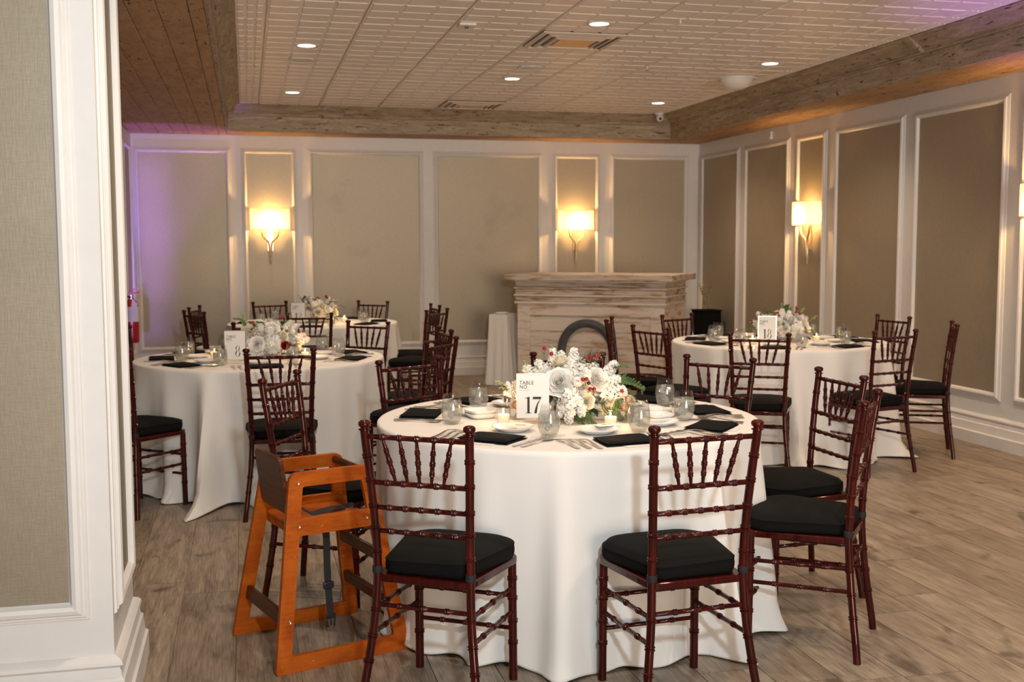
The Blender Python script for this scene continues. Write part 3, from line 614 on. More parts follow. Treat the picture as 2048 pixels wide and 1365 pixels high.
def make_chair(label, loc, rz, group):
    t_ = thing('chiavari_chair', label, 'chair', loc, rz, group)
    wd = 'mahogany'
    for s_ in (-1, 1):
        rg = [0.155, 0.235, 0.318, 0.505, 0.582, 0.652, 0.735, 0.812]
        mb = ringed(lambda q: rear(q, s_), 0.893, rg, 0.0135, 12, step=0.045)
        x, y = REAR(0.893); c = (s_*x, y, 0.893)
        mb.lathe([(0.0135, 0), (0.0185, 0.001), (0.0185, 0.004), (0.012, 0.006), (0.012, 0.009), (0.0175, 0.013), (0.0195, 0.019), (0.0185, 0.026), (0.012, 0.031), (0.001, 0.033)], 12, c)
        mb.build('leg', wd, t_, smooth=50)
        mb = ringed(lambda q: front(q, s_), 0.415, [0.13, 0.205, 0.283, 0.35], 0.0145, 12, step=0.08); mb.build('leg', wd, t_, smooth=50)
    def cross(a, b_, rings, r, nm):
        a, b_ = Vector(a), Vector(b_); L = (b_-a).length
        return ringed(lambda q: a.lerp(b_, q/L), L, [L*u for u in rings], r, 8, 0.0025, 0.008, step=0.1).build(nm, wd, t_, smooth=50)
    FV = [1/6, 2/6, 3/6, 4/6, 5/6]
    for z_, r in ((0.874, 0.0085), (0.728, 0.0085), (0.648, 0.008), (0.572, 0.008)):
        cross(rear(z_, -1), rear(z_, 1), FV, r, 'back_rail')
    xt, yt = REAR(0.868); xb, yb = REAR(0.733)
    for k in range(5):
        a = Vector(((k-2)*0.0565, yt, 0.868)); b_ = Vector(((k-2)*0.040, yb, 0.733)); L = (b_-a).length
        tp = lambda s_: 0.0048+0.0032*math.sin(PI*min(max(s_/L, 0), 1))
        ringed(lambda q: a.lerp(b_, q/L), L, [L*0.27, L*0.52, L*0.76], 0.006, 8, 0.0022, 0.007, step=0.02, taper=tp).build('spindle', wd, t_, smooth=50)
    # seat frame: rounded trapezoid apron
    def outline(w0, w1, y0, y1, r=0.05, n=5, bulge=0.0):
        pts = []
        for (cx, cy, a0, rr_) in ((w1-r, y1-r, 0, r), (-w1+r, y1-r, 90, r), (-w0+r*0.5, y0+r*0.5, 180, r*0.5), (w0-r*0.5, y0+r*0.5, 270, r*0.5)):
            for k in range(n+1):
                a = rad(a0+90*k/n); pts.append((cx+rr_*math.cos(a), cy+rr_*math.sin(a)))
        return pts
    o = outline(0.163, 0.193, -0.195, 0.178); m_ = len(o)
    MB().prism(o, 0.408, 0.432).build('seat_frame', wd, t_, bevel=0.004)
    fo = [(x*(1+0.07*math.sin(PI*min(1, max(0, (y+0.18)/0.366)))), y+0.016*(1-(x/0.19)**2)*(1 if y > 0 else -0.3)) for x, y in outline(0.146, 0.188, -0.180, 0.178, 0.085, 9)]
    def row(k, z_): return [(x*k, (y-0.003)*k+0.003, z_+0.004*math.sin(9*x)*(k > 0.98)) for x, y in fo]
    rows = [row(0.93, 0.434), row(0.975, 0.436), row(0.998, 0.445), row(1.003, 0.460), row(0.992, 0.4725), row(1.001, 0.475), row(1.001, 0.4785), row(0.985, 0.480), row(0.93, 0.4885), row(0.82, 0.4955), row(0.6, 0.502), row(0.3, 0.505)]
    mb = MB(); m_ = len(fo); vs = [p for r in rows for p in r]; fs = [(j*m_+i, j*m_+(i+1) % m_, (j+1)*m_+(i+1) % m_, (j+1)*m_+i) for j in range(len(rows)-1) for i in range(m_)]
    vs.append((0, 0.003, 0.506)); k = len(vs)-1; fs += [((len(rows)-1)*m_+i, (len(rows)-1)*m_+(i+1) % m_, k) for i in range(m_)]; fs.append(tuple(range(m_-1, -1, -1)))
    cu = mb.add(vs, fs).build('seat_cushion', 'cushion', t_, smooth=60)
    for s_ in (-1, 1):
        x, y, z_ = rear(0.447, s_)
        MB().lathe([(0.0155, -0.011), (0.0165, -0.008), (0.0165, 0.008), (0.0155, 0.011)], 12, (x, y, 0.447)).build('tie_strap', 'webbing', cu)
    F3 = [0.25, 0.5, 0.75]
    for z_ in (0.290, 0.178): cross(front(z_, -1), front(z_, 1), F3, 0.0078, 'stretcher')
    cross(rear(0.335, -1), rear(0.335, 1), F3, 0.0078, 'stretcher')
    for s_ in (-1, 1):
        for z_ in (0.318, 0.238): cross(front(z_, s_), rear(z_+0.005, s_), F3, 0.0078, 'stretcher')
    return t_
T17, T8, T18, T12 = (1.250, 4.262), (0.072, 7.085), (3.738, 7.310), (0.580, 10.25)
# mid of the finials (x, y), heading in degrees, label
CH = [
 ((0.486, 3.283), 57, 'T17', 'nearest chair, half overlapping the wooden high chair, its back turned to the viewer'),
 ((1.337, 3.067), 95, 'T17', 'chair with back turned, pulled up to the front of the nearest tablecloth'),
 ((2.162, 3.513), 141, 'T17', 'bright red chair seen edge-on, nearest of those on the open floor side'),
 ((2.441, 4.207), 182, 'T17', 'chair just behind the edge-on red chair, slanting toward the nearest table'),
 ((2.212, 4.936), 221, 'T17', 'chair beyond the nearest table, beside its two rear water glasses'),
 ((1.562, 5.320), 255, 'T17', 'chair almost hidden behind the nearest bouquet'),
 ((0.747, 5.240), 297, 'T17', 'chair beyond the nearest table, behind the pair of glasses by its sign'),
 ((0.126, 4.714), -26, 'T17', 'chair standing directly behind the wooden high chair, turned sideways'),
 ((0.160, 5.924), 88, 'T8', 'chair with back turned before the pillar-side tablecloth'),
 ((-0.750, 6.240), 50, 'T8', 'chair partly hidden by the white wing wall, its seat toward the tablecloth'),
 ((-0.914, 7.826), -45, 'T8', 'chair below the fire extinguisher, cut by the wing wall'),
 ((0.072, 8.070), -86, 'T8', 'chair hidden behind the bouquet with one red bloom'),
 ((0.839, 7.959), 229, 'T8', 'chair just before the farthest tablecloth, facing the viewer'),
 ((1.090, 6.300), 141, 'T8', 'chair of the pillar-side table seen through a nearer chair back'),
 ((1.261, 7.153), 183, 'T8', 'chair on the bar side of the pillar-side table, turned edge-on'),
 ((0.485, 9.059), 84, 'T12', 'chair with back turned before the farthest table'),
 ((1.570, 9.300), 140, 'T12', 'chair on the bar side of the farthest table, nearer of two overlapping'),
 ((1.686, 10.089), 184, 'T12', 'chair on the bar side of the farthest table, farther of two overlapping'),
 ((1.204, 10.925), 229, 'T12', 'farthest chair against the wide wall panel'),
 ((0.210, 11.084), 293, 'T12', 'farthest chair below the lit sconce away from the bar'),
 ((-0.440, 9.600), 30, 'T12', 'chair on the extinguisher side of the farthest table, nearer of two overlapping'),
 ((-0.470, 10.365), -13, 'T12', 'chair on the extinguisher side of the farthest table, farther of two overlapping'),
 ((3.035, 6.190), 62, 'T18', 'chair with back turned before the tablecloth by the sconce wall'),
 ((3.950, 6.162), 103, 'T18', 'chair whose back overlaps another chair near the sconce wall'),
 ((4.742, 6.687), 150, 'T18', 'chair nearest the sconce wall, seen edge-on in profile'),
 ((4.768, 7.473), 189, 'T18', 'chair between bouquet and sconce wall, behind another chair back'),
 ((2.602, 7.782), -25, 'T18', 'edge-on chair in front of the bar arch'),
 ((2.604, 6.923), 22, 'T18', 'chair on the bar side of its table, facing the black napkins'),
 ((3.270, 8.104), 297, 'T18', 'chair in front of the black corner stand'),
]
GRP = {'T17': 'chairs around table 17', 'T8': 'chairs around table 8', 'T12': 'chairs around table 12', 'T18': 'chairs around table 18'}
proto = None
for (x, y), h, g, lab in CH:
    rz = rad(h-90); loc = (x-0.232*math.sin(rz), y+0.232*math.cos(rz), 0)   # finials sit 0.232 behind the origin
    lab = 'dark mahogany ' + lab if len(lab.split()) < 15 else lab
    if proto is None: proto = make_chair(lab, loc, rz, GRP[g])
    else: dup(proto, loc, rz, lab, GRP[g])

# ------------------------------------------------------------------ tablecloths
def tablecloth(c, seed, lab, folds, amp=0.092, pud=1.0):
    r = random.Random(seed); n = 240; RT = 0.762; ph = [r.random()*6.28 for _ in range(8)]
    def w(th):
        s_ = -0.3
        for fa, fwid, amp in folds:
            d = (th-rad(fa)+PI) % (2*PI)-PI
            s_ += amp*math.exp(-(d/rad(fwid))**2)
        return s_+0.30*math.sin(17*th+ph[0])+0.14*math.sin(29*th+ph[1])
    vs = []; rows = []
    for k in (0.25, 0.5, 0.75, 0.93, 0.985): rows.append([(RT*k*math.cos(2*PI*i/n), RT*k*math.sin(2*PI*i/n), 0.764) for i in range(n)])
    rows.append([((RT+0.0)*math.cos(2*PI*i/n), (RT+0.0)*math.sin(2*PI*i/n), 0.7635) for i in range(n)])
    rows.append([((RT+0.004)*math.cos(2*PI*i/n), (RT+0.004)*math.sin(2*PI*i/n), 0.759) for i in range(n)])
    zs = [0.745, 0.70, 0.64, 0.56, 0.48, 0.40, 0.32, 0.24, 0.17, 0.11, 0.06, 0.03, 0.012, 0.004]
    for z_ in zs:
        t_ = (0.765-z_)/0.765; row = []
        for i in range(n):
            th = 2*PI*i/n; tw = 0.05*t_*math.sin(3*th+ph[2])
            q = w(th+tw); rr_ = RT+0.005+0.012*t_+amp*(t_**0.9)*q*(1.0 if q > 0 else 0.75)
            rr_ += 0.012*t_*t_*math.sin(7*th+ph[3]+4*t_)
            if z_ < 0.12:
                p = (0.12-z_)/0.12; rr_ += pud*p*p*(0.028+0.05*max(0, q)+0.022*math.sin(11*th+ph[4]))
            zz_ = z_ + (0.012*(0.5+0.5*math.sin(23*th+ph[5])) if z_ < 0.02 else 0)
            row.append((rr_*math.cos(th), rr_*math.sin(th), zz_))
        rows.append(row)
    vs = [p for r_ in rows for p in r_]; fs = [(j*n+i, j*n+(i+1) % n, (j+1)*n+(i+1) % n, (j+1)*n+i) for j in range(len(rows)-1) for i in range(n)]
    vs.append((0, 0, 0.764)); fs += [(i, (i+1) % n, len(vs)-1) for i in range(n)]
    o = MB().add(vs, fs).build('tablecloth', 'white_cloth', None, (c[0], c[1], 0), smooth=50)
    md = o.modifiers.new('thickness', 'SOLIDIFY'); md.thickness = 0.0015; md.offset = -1
    return tag(o, lab, 'tablecloth', 'floor-length round tablecloths')
def rfolds(seed, n=15):
    r = random.Random(seed); return [(360*k/n+r.uniform(-7, 7), r.uniform(4.5, 8), r.uniform(0.6, 1.5)) for k in range(n)]
tablecloth(T17, 3, 'long white tablecloth of the nearest table, puddling on the floor before the two front chairs', [(-108, 3.6, 1.25), (-97, 3.0, 0.5), (-83, 3.0, 0.15), (-65, 2.6, 2.1), (-36, 4.5, 1.7), (-15, 5, 0.8), (-128, 4, 0.3), (-145, 6, 0.3), (-160, 7, 0.8)]+[(8+24*k, 6, 1.0) for k in range(7)], 0.066, 0.4)
tablecloth(T8, 5, 'long white tablecloth of the table beside the white pillar', [(-113, 4, 2.6), (-135, 4, 0.6), (-160, 4, 0.8), (-93, 4, 0.5), (-81, 4, 0.7), (-60, 6, 0.8), (-42, 5, 1.0), (-25, 5, 0.8), (-172, 6, 1.0)]+[(0+25*k, 6, 1.0) for k in range(7)])
tablecloth(T18, 7, 'long white tablecloth of the table nearest the open floor and sconce wall', [(-110, 5, 1.3), (-93, 7, 1.5), (-70, 5, 0.5), (-43, 5, 1.5), (-58, 5, 0.3), (-130, 6, 0.9), (-150, 6, 0.9), (-20, 6, 0.8)]+[(5+25*k, 6, 1.0) for k in range(7)])
tablecloth(T12, 9, 'long white tablecloth of the farthest table, near the back wall', rfolds(12))

# ------------------------------------------------------------------ tableware meshes
ZT = 0.7645
def napkin_proto(seed):
    t_ = thing('folded_napkin', '', 'napkin'); r = random.Random(seed)
    w, d = 0.205, 0.150; ph = [r.random()*6 for _ in range(4)]
    for k, (dz, s_, dx, h) in enumerate(((0.0, 1.0, 0, 0.0065), (0.0067, 0.975, -0.002, 0.0075))):
        n = 10
        def top(u, v):
            x = (u-0.5)*w*s_+dx; y = (v-0.5)*d*s_
            e = min(u, 1-u, v, 1-v)*10; e = min(1, e); z_ = h*(0.35+0.65*e**0.5)+dz+0.0015*math.sin(24*x+ph[0]+18*y)*(k)*e
            return (x+0.003*math.sin(20*y+ph[1]), y+0.004*math.sin(17*x+ph[2]), z_)
        mb = MB().grid(n, n, top); m0 = len(mb.v)
        vs = mb.v[:]; edge = [i for i in range(n)]+[i*n+n-1 for i in range(1, n)]+[n*(n-1)+i for i in range(n-2, -1, -1)]+[i*n for i in range(n-2, 0, -1)]
        for i in edge: mb.v.append((vs[i][0], vs[i][1], dz))
        L = len(edge); mb.f += [(edge[i], edge[(i+1) % L], m0+(i+1) % L, m0+i) for i in range(L)]; mb.f.append(tuple(m0+i for i in range(L)))
        mb.build('fold_layer', 'napkin', t_, smooth=50)
    return t_
def card_proto(name, w, d):
    return MB().box((0, 0, 0.0006), (w, d, 0.0012))
fork_o = [(-0.0045, 0), (-0.0048, 0.06), (-0.0032, 0.11), (-0.0035, 0.132), (-0.0105, 0.147), (-0.0118, 0.156), (-0.0118, 0.195), (-0.0098, 0.197), (-0.0085, 0.195), (-0.0080, 0.160), (-0.0048, 0.160), (-0.0045, 0.196), (-0.003, 0.198), (-0.0015, 0.196), (-0.0012, 0.160)]
fork_o = fork_o+[(-x, y) for x, y in fork_o[::-1]]
def bend(o_, f):
    o_.v = [f(*p) for p in o_.v]; return o_
def dense(mb): return mb
def make_fork():
    mb = MB()
    def hz(y): return 0.002+0.011*max(0, 1-abs(y-0.115)/0.07)*1.0 if y > 0.05 else 0.002
    # handle + neck strip, palm, and four tines as separate joined prisms
    def strip(keys, th=0.0022):
        vs = []
        for y, x0, x1 in keys:
            z_ = hz(y)
            vs += [(x0, y, z_), (x1, y, z_), (x1, y, z_+th), (x0, y, z_+th)]
        fs = [(0, 1, 2, 3), tuple(4*(len(keys)-1)+i for i in (3, 2, 1, 0))]
        for j in range(len(keys)-1):
            for a, b_ in ((0, 1), (1, 2), (2, 3), (3, 0)): fs.append((4*j+a, 4*j+b_, 4*j+4+b_, 4*j+4+a))
        mb.add(vs, fs)
    strip([(0, -0.0075, 0.0075), (0.03, -0.0072, 0.0072), (0.06, -0.006, 0.006), (0.1, -0.004, 0.004), (0.125, -0.0035, 0.0035), (0.138, -0.008, 0.008), (0.148, -0.0115, 0.0115), (0.158, -0.012, 0.012)])
    for c in (-0.0105, -0.0035, 0.0035, 0.0105): strip([(0.157, c-0.0017, c+0.0017), (0.175, c-0.0016, c+0.0016), (0.195, c-0.0010, c+0.0010)])
    return mb
def make_knife():
    return MB().prism([(-0.007, 0), (0.007, 0), (0.0065, 0.11), (0.006, 0.125), (0.011, 0.135), (0.012, 0.19), (0.008, 0.218), (0.0, 0.228), (-0.004, 0.22), (-0.005, 0.13), (-0.0065, 0.11)], 0.0015, 0.0045)
def make_spoon():
    mb = MB(); keys = [(0, 0.0075), (0.04, 0.0068), (0.09, 0.0045), (0.12, 0.0035), (0.133, 0.008), (0.145, 0.0155), (0.158, 0.019), (0.172, 0.0185), (0.185, 0.013), (0.193, 0.004)]
    vs = []
    for y, h in keys:
        dip = 0.006*math.exp(-((y-0.16)/0.02)**2); z_ = 0.002+0.008*max(0, 1-abs(y-0.12)/0.07)
        for u in (-1, -0.5, 0, 0.5, 1): vs.append((h*u, y, z_+0.002-dip*(1-u*u)))
        for u in (1, 0.5, 0, -0.5, -1): vs.append((h*u, y, z_-dip*(1-u*u)))
    n = 10; fs = [(j*n+i, j*n+(i+1) % n, (j+1)*n+(i+1) % n, (j+1)*n+i) for j in range(len(keys)-1) for i in range(n)]
    fs += [tuple(range(n-1, -1, -1)), tuple((len(keys)-1)*n+i for i in range(n))]
    return mb.add(vs, fs)
M_fork = make_fork().mesh('fork', 'steel', 40); M_knife = make_knife().mesh('dinner_knife', 'steel', 30); M_spoon = make_spoon().mesh('spoon', 'steel', 60)
M_card = MB().box((0, 0, 0.0006), (0.10, 0.23, 0.0012)).mesh('menu_card', 'card', 0)
M_plate = MB().lathe([(0.001, 0.004), (0.040, 0.004), (0.044, 0.001), (0.050, 0.001), (0.056, 0.006), (0.078, 0.016), (0.082, 0.0185), (0.080, 0.0195), (0.055, 0.0095), (0.045, 0.006), (0.001, 0.006)], 36, caps=False).mesh('bread_plate', 'ceramic', 40)
def glass_proto():
    t_ = thing('water_glass', '', 'glass')
    o_ = [(0.001, 0.0005), (0.024, 0.0), (0.029, 0.003), (0.036, 0.018), (0.0415, 0.040), (0.0425, 0.055), (0.041, 0.075), (0.036, 0.100), (0.0325, 0.116)]
    i_ = [(0.0313, 0.116), (0.0347, 0.100), (0.0397, 0.075), (0.0412, 0.055), (0.0400, 0.040), (0.0343, 0.019), (0.0275, 0.008), (0.001, 0.007)]
    MB().lathe(o_+[(0.0325, 0.1172), (0.0313, 0.1172)]+i_, 28, caps=False).build('glass_body', 'glass', t_, smooth=60)
    w_ = [(0.001, 0.0075), (0.0270, 0.0085), (0.0338, 0.0195), (0.0394, 0.040), (0.0406, 0.055), (0.0391, 0.075), (0.0362, 0.091), (0.001, 0.091)]
    wt = MB().lathe(w_, 28, caps=False).build('water', 'water', t_, smooth=60)
    r = random.Random(5); mb = MB()
    for k in range(9):
        a = r.random()*6.28; d = r.uniform(0.004, 0.021); z_ = r.uniform(0.03, 0.085)
        E_ = Euler((r.random()*3, r.random()*3, r.random()*3)).to_matrix()
        mb.box((d*math.cos(a), d*math.sin(a), z_), (0.018, 0.016, 0.015), M=E_)
    o = mb.build('ice_cubes', 'ice', t_, smooth=0, bevel=0.002); o['kind'] = 'stuff'
    return t_
G_np = [napkin_proto(s_) for s_ in (1, 2)]; G_gl = glass_proto()
used = set()
def setp(root, loc, rz, lab, grp):
    if root.name not in used:
        used.add(root.name); root.location = loc; root.rotation_euler = (0, 0, rz); root['label'] = lab; root['group'] = grp; return root
    return dup(root, loc, rz, lab, grp)
ORD = ['first', 'second', 'third', 'fourth', 'fifth', 'sixth', 'seventh', 'eighth']
def one(me, name, cat, lab, grp, loc, rz, parent=None):
    o = place(me, name, None, loc, (0, 0, rz)); return tag(o, lab, cat, grp)
rs = random.Random(11)
TN = {17: 'nearest table', 8: 'table by the white pillar', 18: 'table by the arched bar', 12: 'farthest table'}
def settings(c, num, angs, names, level, over={}):
    for k, (a, nm) in enumerate(zip(angs, names)):
        th = rad(a); rz = th+PI/2      # local y points towards the table centre ... x to the sitter's right
        def P(x, y): # local frame of the place: origin at radius 0.60, y to the centre, x to the right of the sitter
            return (c[0]+(0.60-y)*math.cos(th)-x*math.sin(th)*1.0*(1), c[1]+(0.60-y)*math.sin(th)+x*math.cos(th))
        # the sitter faces the centre: their right is the counter-clockwise side seen from above
        jit = rs.uniform(-0.05, 0.05)
        wh = f'{nm}, {TN[num]}'
        x, y = P(0, 0); npz = ZT
        if level >= 2:
            mc = one(M_card, 'menu_card', 'menu card', f'menu card under the napkin {wh}', f'menu cards on table {num}', (*P(0.004, 0.012), ZT+0.0005), rz+jit+0.03)
            npz += 0.0022
        setp(G_np[k % 2], (x, y, npz), rz+jit+(rs.uniform(-0.15, 0.15)), f'black folded napkin {wh}', f'black napkins on table {num}')
        gx, gy = P(0.165, 0.145) if k not in over.get('g', {}) else over['g'][k]
        setp(G_gl, (gx, gy, ZT), rs.random()*6, f'stemless ice water glass {wh}', f'water glasses on table {num}')
        if level >= 1:
            one(M_plate, 'bread_plate', 'plate', f'small white bread plate {wh}', f'bread plates on table {num}', (*P(-0.03, 0.205), ZT), 0)
            q = one(M_knife, 'dinner_knife', 'knife', f'table knife {wh}', f'knives on table {num}', (*P(0.135, -0.085), ZT), rz-0.04)
            q = one(M_spoon, 'spoon', 'spoon', f'spoon beside the knife {wh}', f'spoons on table {num}', (*P(0.165, -0.08), ZT), rz-0.10)
            for i, fx in enumerate((-0.135, -0.172, -0.209)):
                if level == 1 and i == 2: continue
                one(M_fork, 'fork', 'fork', f'{("inner", "middle", "outer")[i]} fork {wh}', f'forks on table {num}', (*P(fx, -0.10+0.012*i), ZT), rz+0.05)
N17 = ['in front of the chair overlapping the high chair', 'at the front chair facing the sign', 'before the bright red edge-on chair', 'before the chair behind the red one', 'by the far corner chair', 'hidden behind the flowers', 'behind the salt shaker', 'by the chair behind the high chair']
settings(T17, 17, [-133, -86, -40, 0, 38, 78, 117, 160], N17, 2, {'g': {0: (1.057, 3.843), 1: (1.408, 3.854), 2: (1.674, 4.066), 3: (1.742, 4.446), 7: (0.766, 4.212), 6: (0.942, 4.549)}})
N8 = ['nearest the wing wall', 'at the front chair', 'toward the front table', 'toward the bar', 'on the table 12 side', 'behind the flowers', 'toward the fire extinguisher', 'beside the wing wall farther back']
settings(T8, 8, [-139, -88, -26, 14, 55, 96, 137, 176], N8, 1)
N18 = ['toward the bar', 'at the front chair', 'by the chair overlapping another', 'toward the sconce wall', 'at the far wall-side chair', 'behind the flowers', 'by the chair near the black stand', 'by the edge-on chair before the bar']
settings(T18, 18, [-169, -119, -68, -23, 13, 62, 110, 152], N18, 1)
N12 = ['at the front chair', 'toward the bar, nearer', 'toward the bar, farther', 'by the far chair near the wide panel', 'by the chair under the sconce', 'toward the extinguisher, farther', 'toward the extinguisher, nearer']
settings(T12, 12, [-95, -42, -2, 45, 113, 175, -140], N12, 0)
# stacks of shallow bowls, place cards, shaker on the front table
M_bowl = MB().prism([(0, 0)], 0, 1).v and None
def bowl_mesh():
    mb = MB(); n = 32
    def sq(r, z_):
        o_ = []
        for i in range(n):
            a = 2*PI*i/n; k = 1/((abs(math.cos(a))**5+abs(math.sin(a))**5)**(1/5)); o_.append((r*k*math.cos(a), r*k*math.sin(a), z_))
        return o_
    pr = [(0.034, 0.0), (0.040, 0.001), (0.050, 0.008), (0.057, 0.020), (0.0575, 0.0215), (0.0555, 0.0215), (0.048, 0.010), (0.036, 0.004)]
    vs = [p for r, z_ in pr for p in sq(r, z_)]; fs = [(j*n+i, j*n+(i+1) % n, (j+1)*n+(i+1) % n, (j+1)*n+i) for j in range(len(pr)-1) for i in range(n)]
    fs += [tuple(range(n-1, -1, -1)), tuple((len(pr)-1)*n+i for i in range(n))]
    return mb.add(vs, fs).mesh('shallow_dish', 'ceramic', 40)
M_bowl = bowl_mesh()
for (x, y), lab, cnt in (((0.905, 4.335), 'beside the two glasses by the sign', 2), ((1.560, 4.06), 'between the glass trio', 2), ((1.600, 4.185), 'behind the other dish stack ', 2)):
    for k in range(cnt):
        one(M_bowl, 'shallow_dish', 'dish', f'white square shallow dish, {"upper" if k else "lower"} of the stack {lab}'.replace('rear-left ', ''), 'stacked dishes on table 17', (x, y, ZT+0.013*k), 0.2+0.1*k)
def place_card(x, y, rz, lab):
    t_ = thing('place_card', lab, 'card', (x, y, ZT+0.021), rz, 'place cards on table 17')
    MB().prism([(-0.045, -0.026), (0.045, -0.026), (0.045, 0.026), (-0.045, 0.026)], -0.0006, 0.0006).build('card_face', 'card', t_, smooth=0)
    mb = MB(); r = random.Random(int(x*100))
    for k in range(10):
        a = -0.02+0.004*k; mb.tube([(a, 0.003, 0.0009), (a+0.002, 0.003+r.uniform(0.002, 0.007), 0.0011), (a+0.004, 0.003+r.uniform(-0.003, 0.003), 0.0009)], 0.0008, 4)
    o = mb.build('printed_flourish', 'ink', t_)
place_card(0.985, 3.985, rad(-30), 'small place card with a dark flourish on the bread plate by the high chair')
place_card(1.302, 3.915, rad(8), 'small place card with a dark flourish on the bread plate at the front')

# ------------------------------------------------------------------ table signs
def digit(ch):
    """outlines of high-contrast serif figures, unit height 1, list of polygons"""
    if ch == '1': return [[(0.16, 0), (0.30, 0), (0.30, 0.98), (0.16, 0.90)], [(0.05, 0), (0.41, 0), (0.41, 0.03), (0.05, 0.03)], [(0.04, 0.88), (0.17, 0.885), (0.30, 0.98), (0.26, 0.985), (0.04, 0.91)]], 0.46
    if ch == '7': return [[(0.02, 0.84), (0.52, 0.84), (0.56, 0.98), (0.05, 0.98)], [(0.02, 0.84), (0.06, 0.98), (0.04, 0.99), (0.0, 0.78)], [(0.50, 0.88), (0.56, 0.98), (0.34, 0.50), (0.27, 0.0), (0.11, 0.0), (0.18, 0.30), (0.30, 0.60)]], 0.6
    def loop(cx, cy, rx, ry, thin, thick, tilt, n=28):
        out = []
        for i in range(n):
            a0, a1 = 2*PI*i/n, 2*PI*(i+1)/n
            def q(a, k):
                t_ = thin+(thick-thin)*abs(math.cos(a+tilt))**2; return (cx+(rx-k*t_)*math.cos(a), cy+(ry-k*t_)*math.sin(a))
            out.append([q(a0, 0), q(a1, 0), q(a1, 1), q(a0, 1)])
        return out
    if ch == '8': return loop(0.27, 0.745, 0.19, 0.25, 0.02, 0.085, 0.35)+loop(0.27, 0.26, 0.235, 0.275, 0.02, 0.11, 0.35), 0.56
    if ch == '2':
        ps = []; n = 16; arc = [(0.05, 0.70)]+[(0.26+0.20*math.cos(PI-PI*1.15*i/n), 0.74+0.24*math.sin(PI-PI*1.15*i/n)) for i in range(n+1)]
        for i in range(len(arc)-1):
            (x0, y0), (x1, y1) = arc[i], arc[i+1]; t0 = 0.02+0.09*(i/len(arc))**1.3; t1 = 0.02+0.09*((i+1)/len(arc))**1.3
            ps.append([(x0, y0), (x1, y1), (x1-t1, y1-0.01), (x0-t0*0.9, y0-0.02)])
        ex, ey = arc[-1]; ps.append([(ex, ey), (ex-0.11, ey), (0.04, 0.10), (0.04, 0.0), (0.10, 0.06)])
        ps.append([(0.04, 0), (0.46, 0), (0.50, 0.17), (0.47, 0.17), (0.43, 0.10), (0.04, 0.10)]); return ps, 0.56
def sign(loc, rz, num, lab):
    t_ = thing('table_sign', lab, 'sign', loc, rz, 'numbered table signs')
    w, h = 0.127, 0.178; z0 = 0.022
    MB().box((0, 0, z0+h/2), (w-0.006, 0.0015, h-0.006)).build('sign_card', 'card', t_)
    for a, b_, c, d in ((-w/2, -w/2+0.003, z0, z0+h), (w/2-0.003, w/2, z0, z0+h)):
        MB().box(((a+b_)/2, 0, (c+d)/2), (b_-a, 0.005, d-c)).build('sign_frame', 'steel', t_)
    for zz_ in (z0+0.0015, z0+h-0.0015): MB().box((0, 0, zz_), (w, 0.005, 0.003)).build('sign_frame', 'steel', t_)
    for s_ in (-1, 1): MB().prism([(-0.03, 0.0), (0.04, 0.0), (0.04, 0.002), (0.003, 0.004), (0.002, 0.022), (-0.002, 0.022), (-0.004, 0.004), (-0.03, 0.002)], s_*(w/2-0.012)-0.0015, s_*(w/2-0.012)+0.0015, lambda a, b, c: (c, a, b)).build('sign_foot', 'thin_glass', t_)
    for txt, zt in (('TABLE', z0+h*0.755), ('NO.', z0+h*0.665)):
        cu = bpy.data.curves.new('sign_text', 'FONT'); cu.body = txt; cu.size = 0.0205; cu.extrude = 0.0002; cu.space_character = 1.12; cu.offset = 0.0001
        cu.materials.append(MATS['ink']); tmp = bpy.data.objects.new('tmp', cu); me_ = bpy.data.meshes.new_from_object(tmp); bpy.data.objects.remove(tmp); o = bpy.data.objects.new('sign_text', me_); COL.objects.link(o); o.parent = t_
        o.location = (-w/2+0.0125, -0.0011, zt); o.rotation_euler = (PI/2, 0, 0); o.scale = (0.88, 1, 1)
    MB().box((-w/2+0.033, -0.0011, z0+h*0.625), (0.040, 0.0004, 0.0005)).build('rule_line', 'ink', t_)
    Hd = h*0.37; adv = 0; mb = MB(); wd = sum(digit(c)[1] for c in num)*Hd
    x = -w/2+0.033 if len(num) > 1 else -0.002
    for c in num:
        ps, a = digit(c)
        for p in ps:
            area = sum(p[i][0]*p[(i+1) % len(p)][1]-p[(i+1) % len(p)][0]*p[i][1] for i in range(len(p)))
            mb.prism(p, -0.0014, -0.0008, lambda a_, b_, c_: (x+a_*Hd*0.95, c_, z0+h*0.12+b_*Hd))
        x += a*Hd*0.98
    mb.build('sign_number', 'ink', t_, smooth=0)
ys_ = -yaw
sign((1.068, 4.122, ZT), ys_+rad(2), '17', 'framed white table sign reading TABLE NO. 17 on the nearest table')
sign((-0.078, 6.72, ZT), ys_+rad(4), '8', 'framed white table sign with a single number, before the big round bouquet')
sign((0.433, 9.93, ZT), ys_+rad(2), '12', 'framed white table sign on the farthest table')
sign((3.52, 7.06, ZT), ys_-rad(3), '18', 'framed white table sign reading TABLE NO. 18 near the sconce wall')

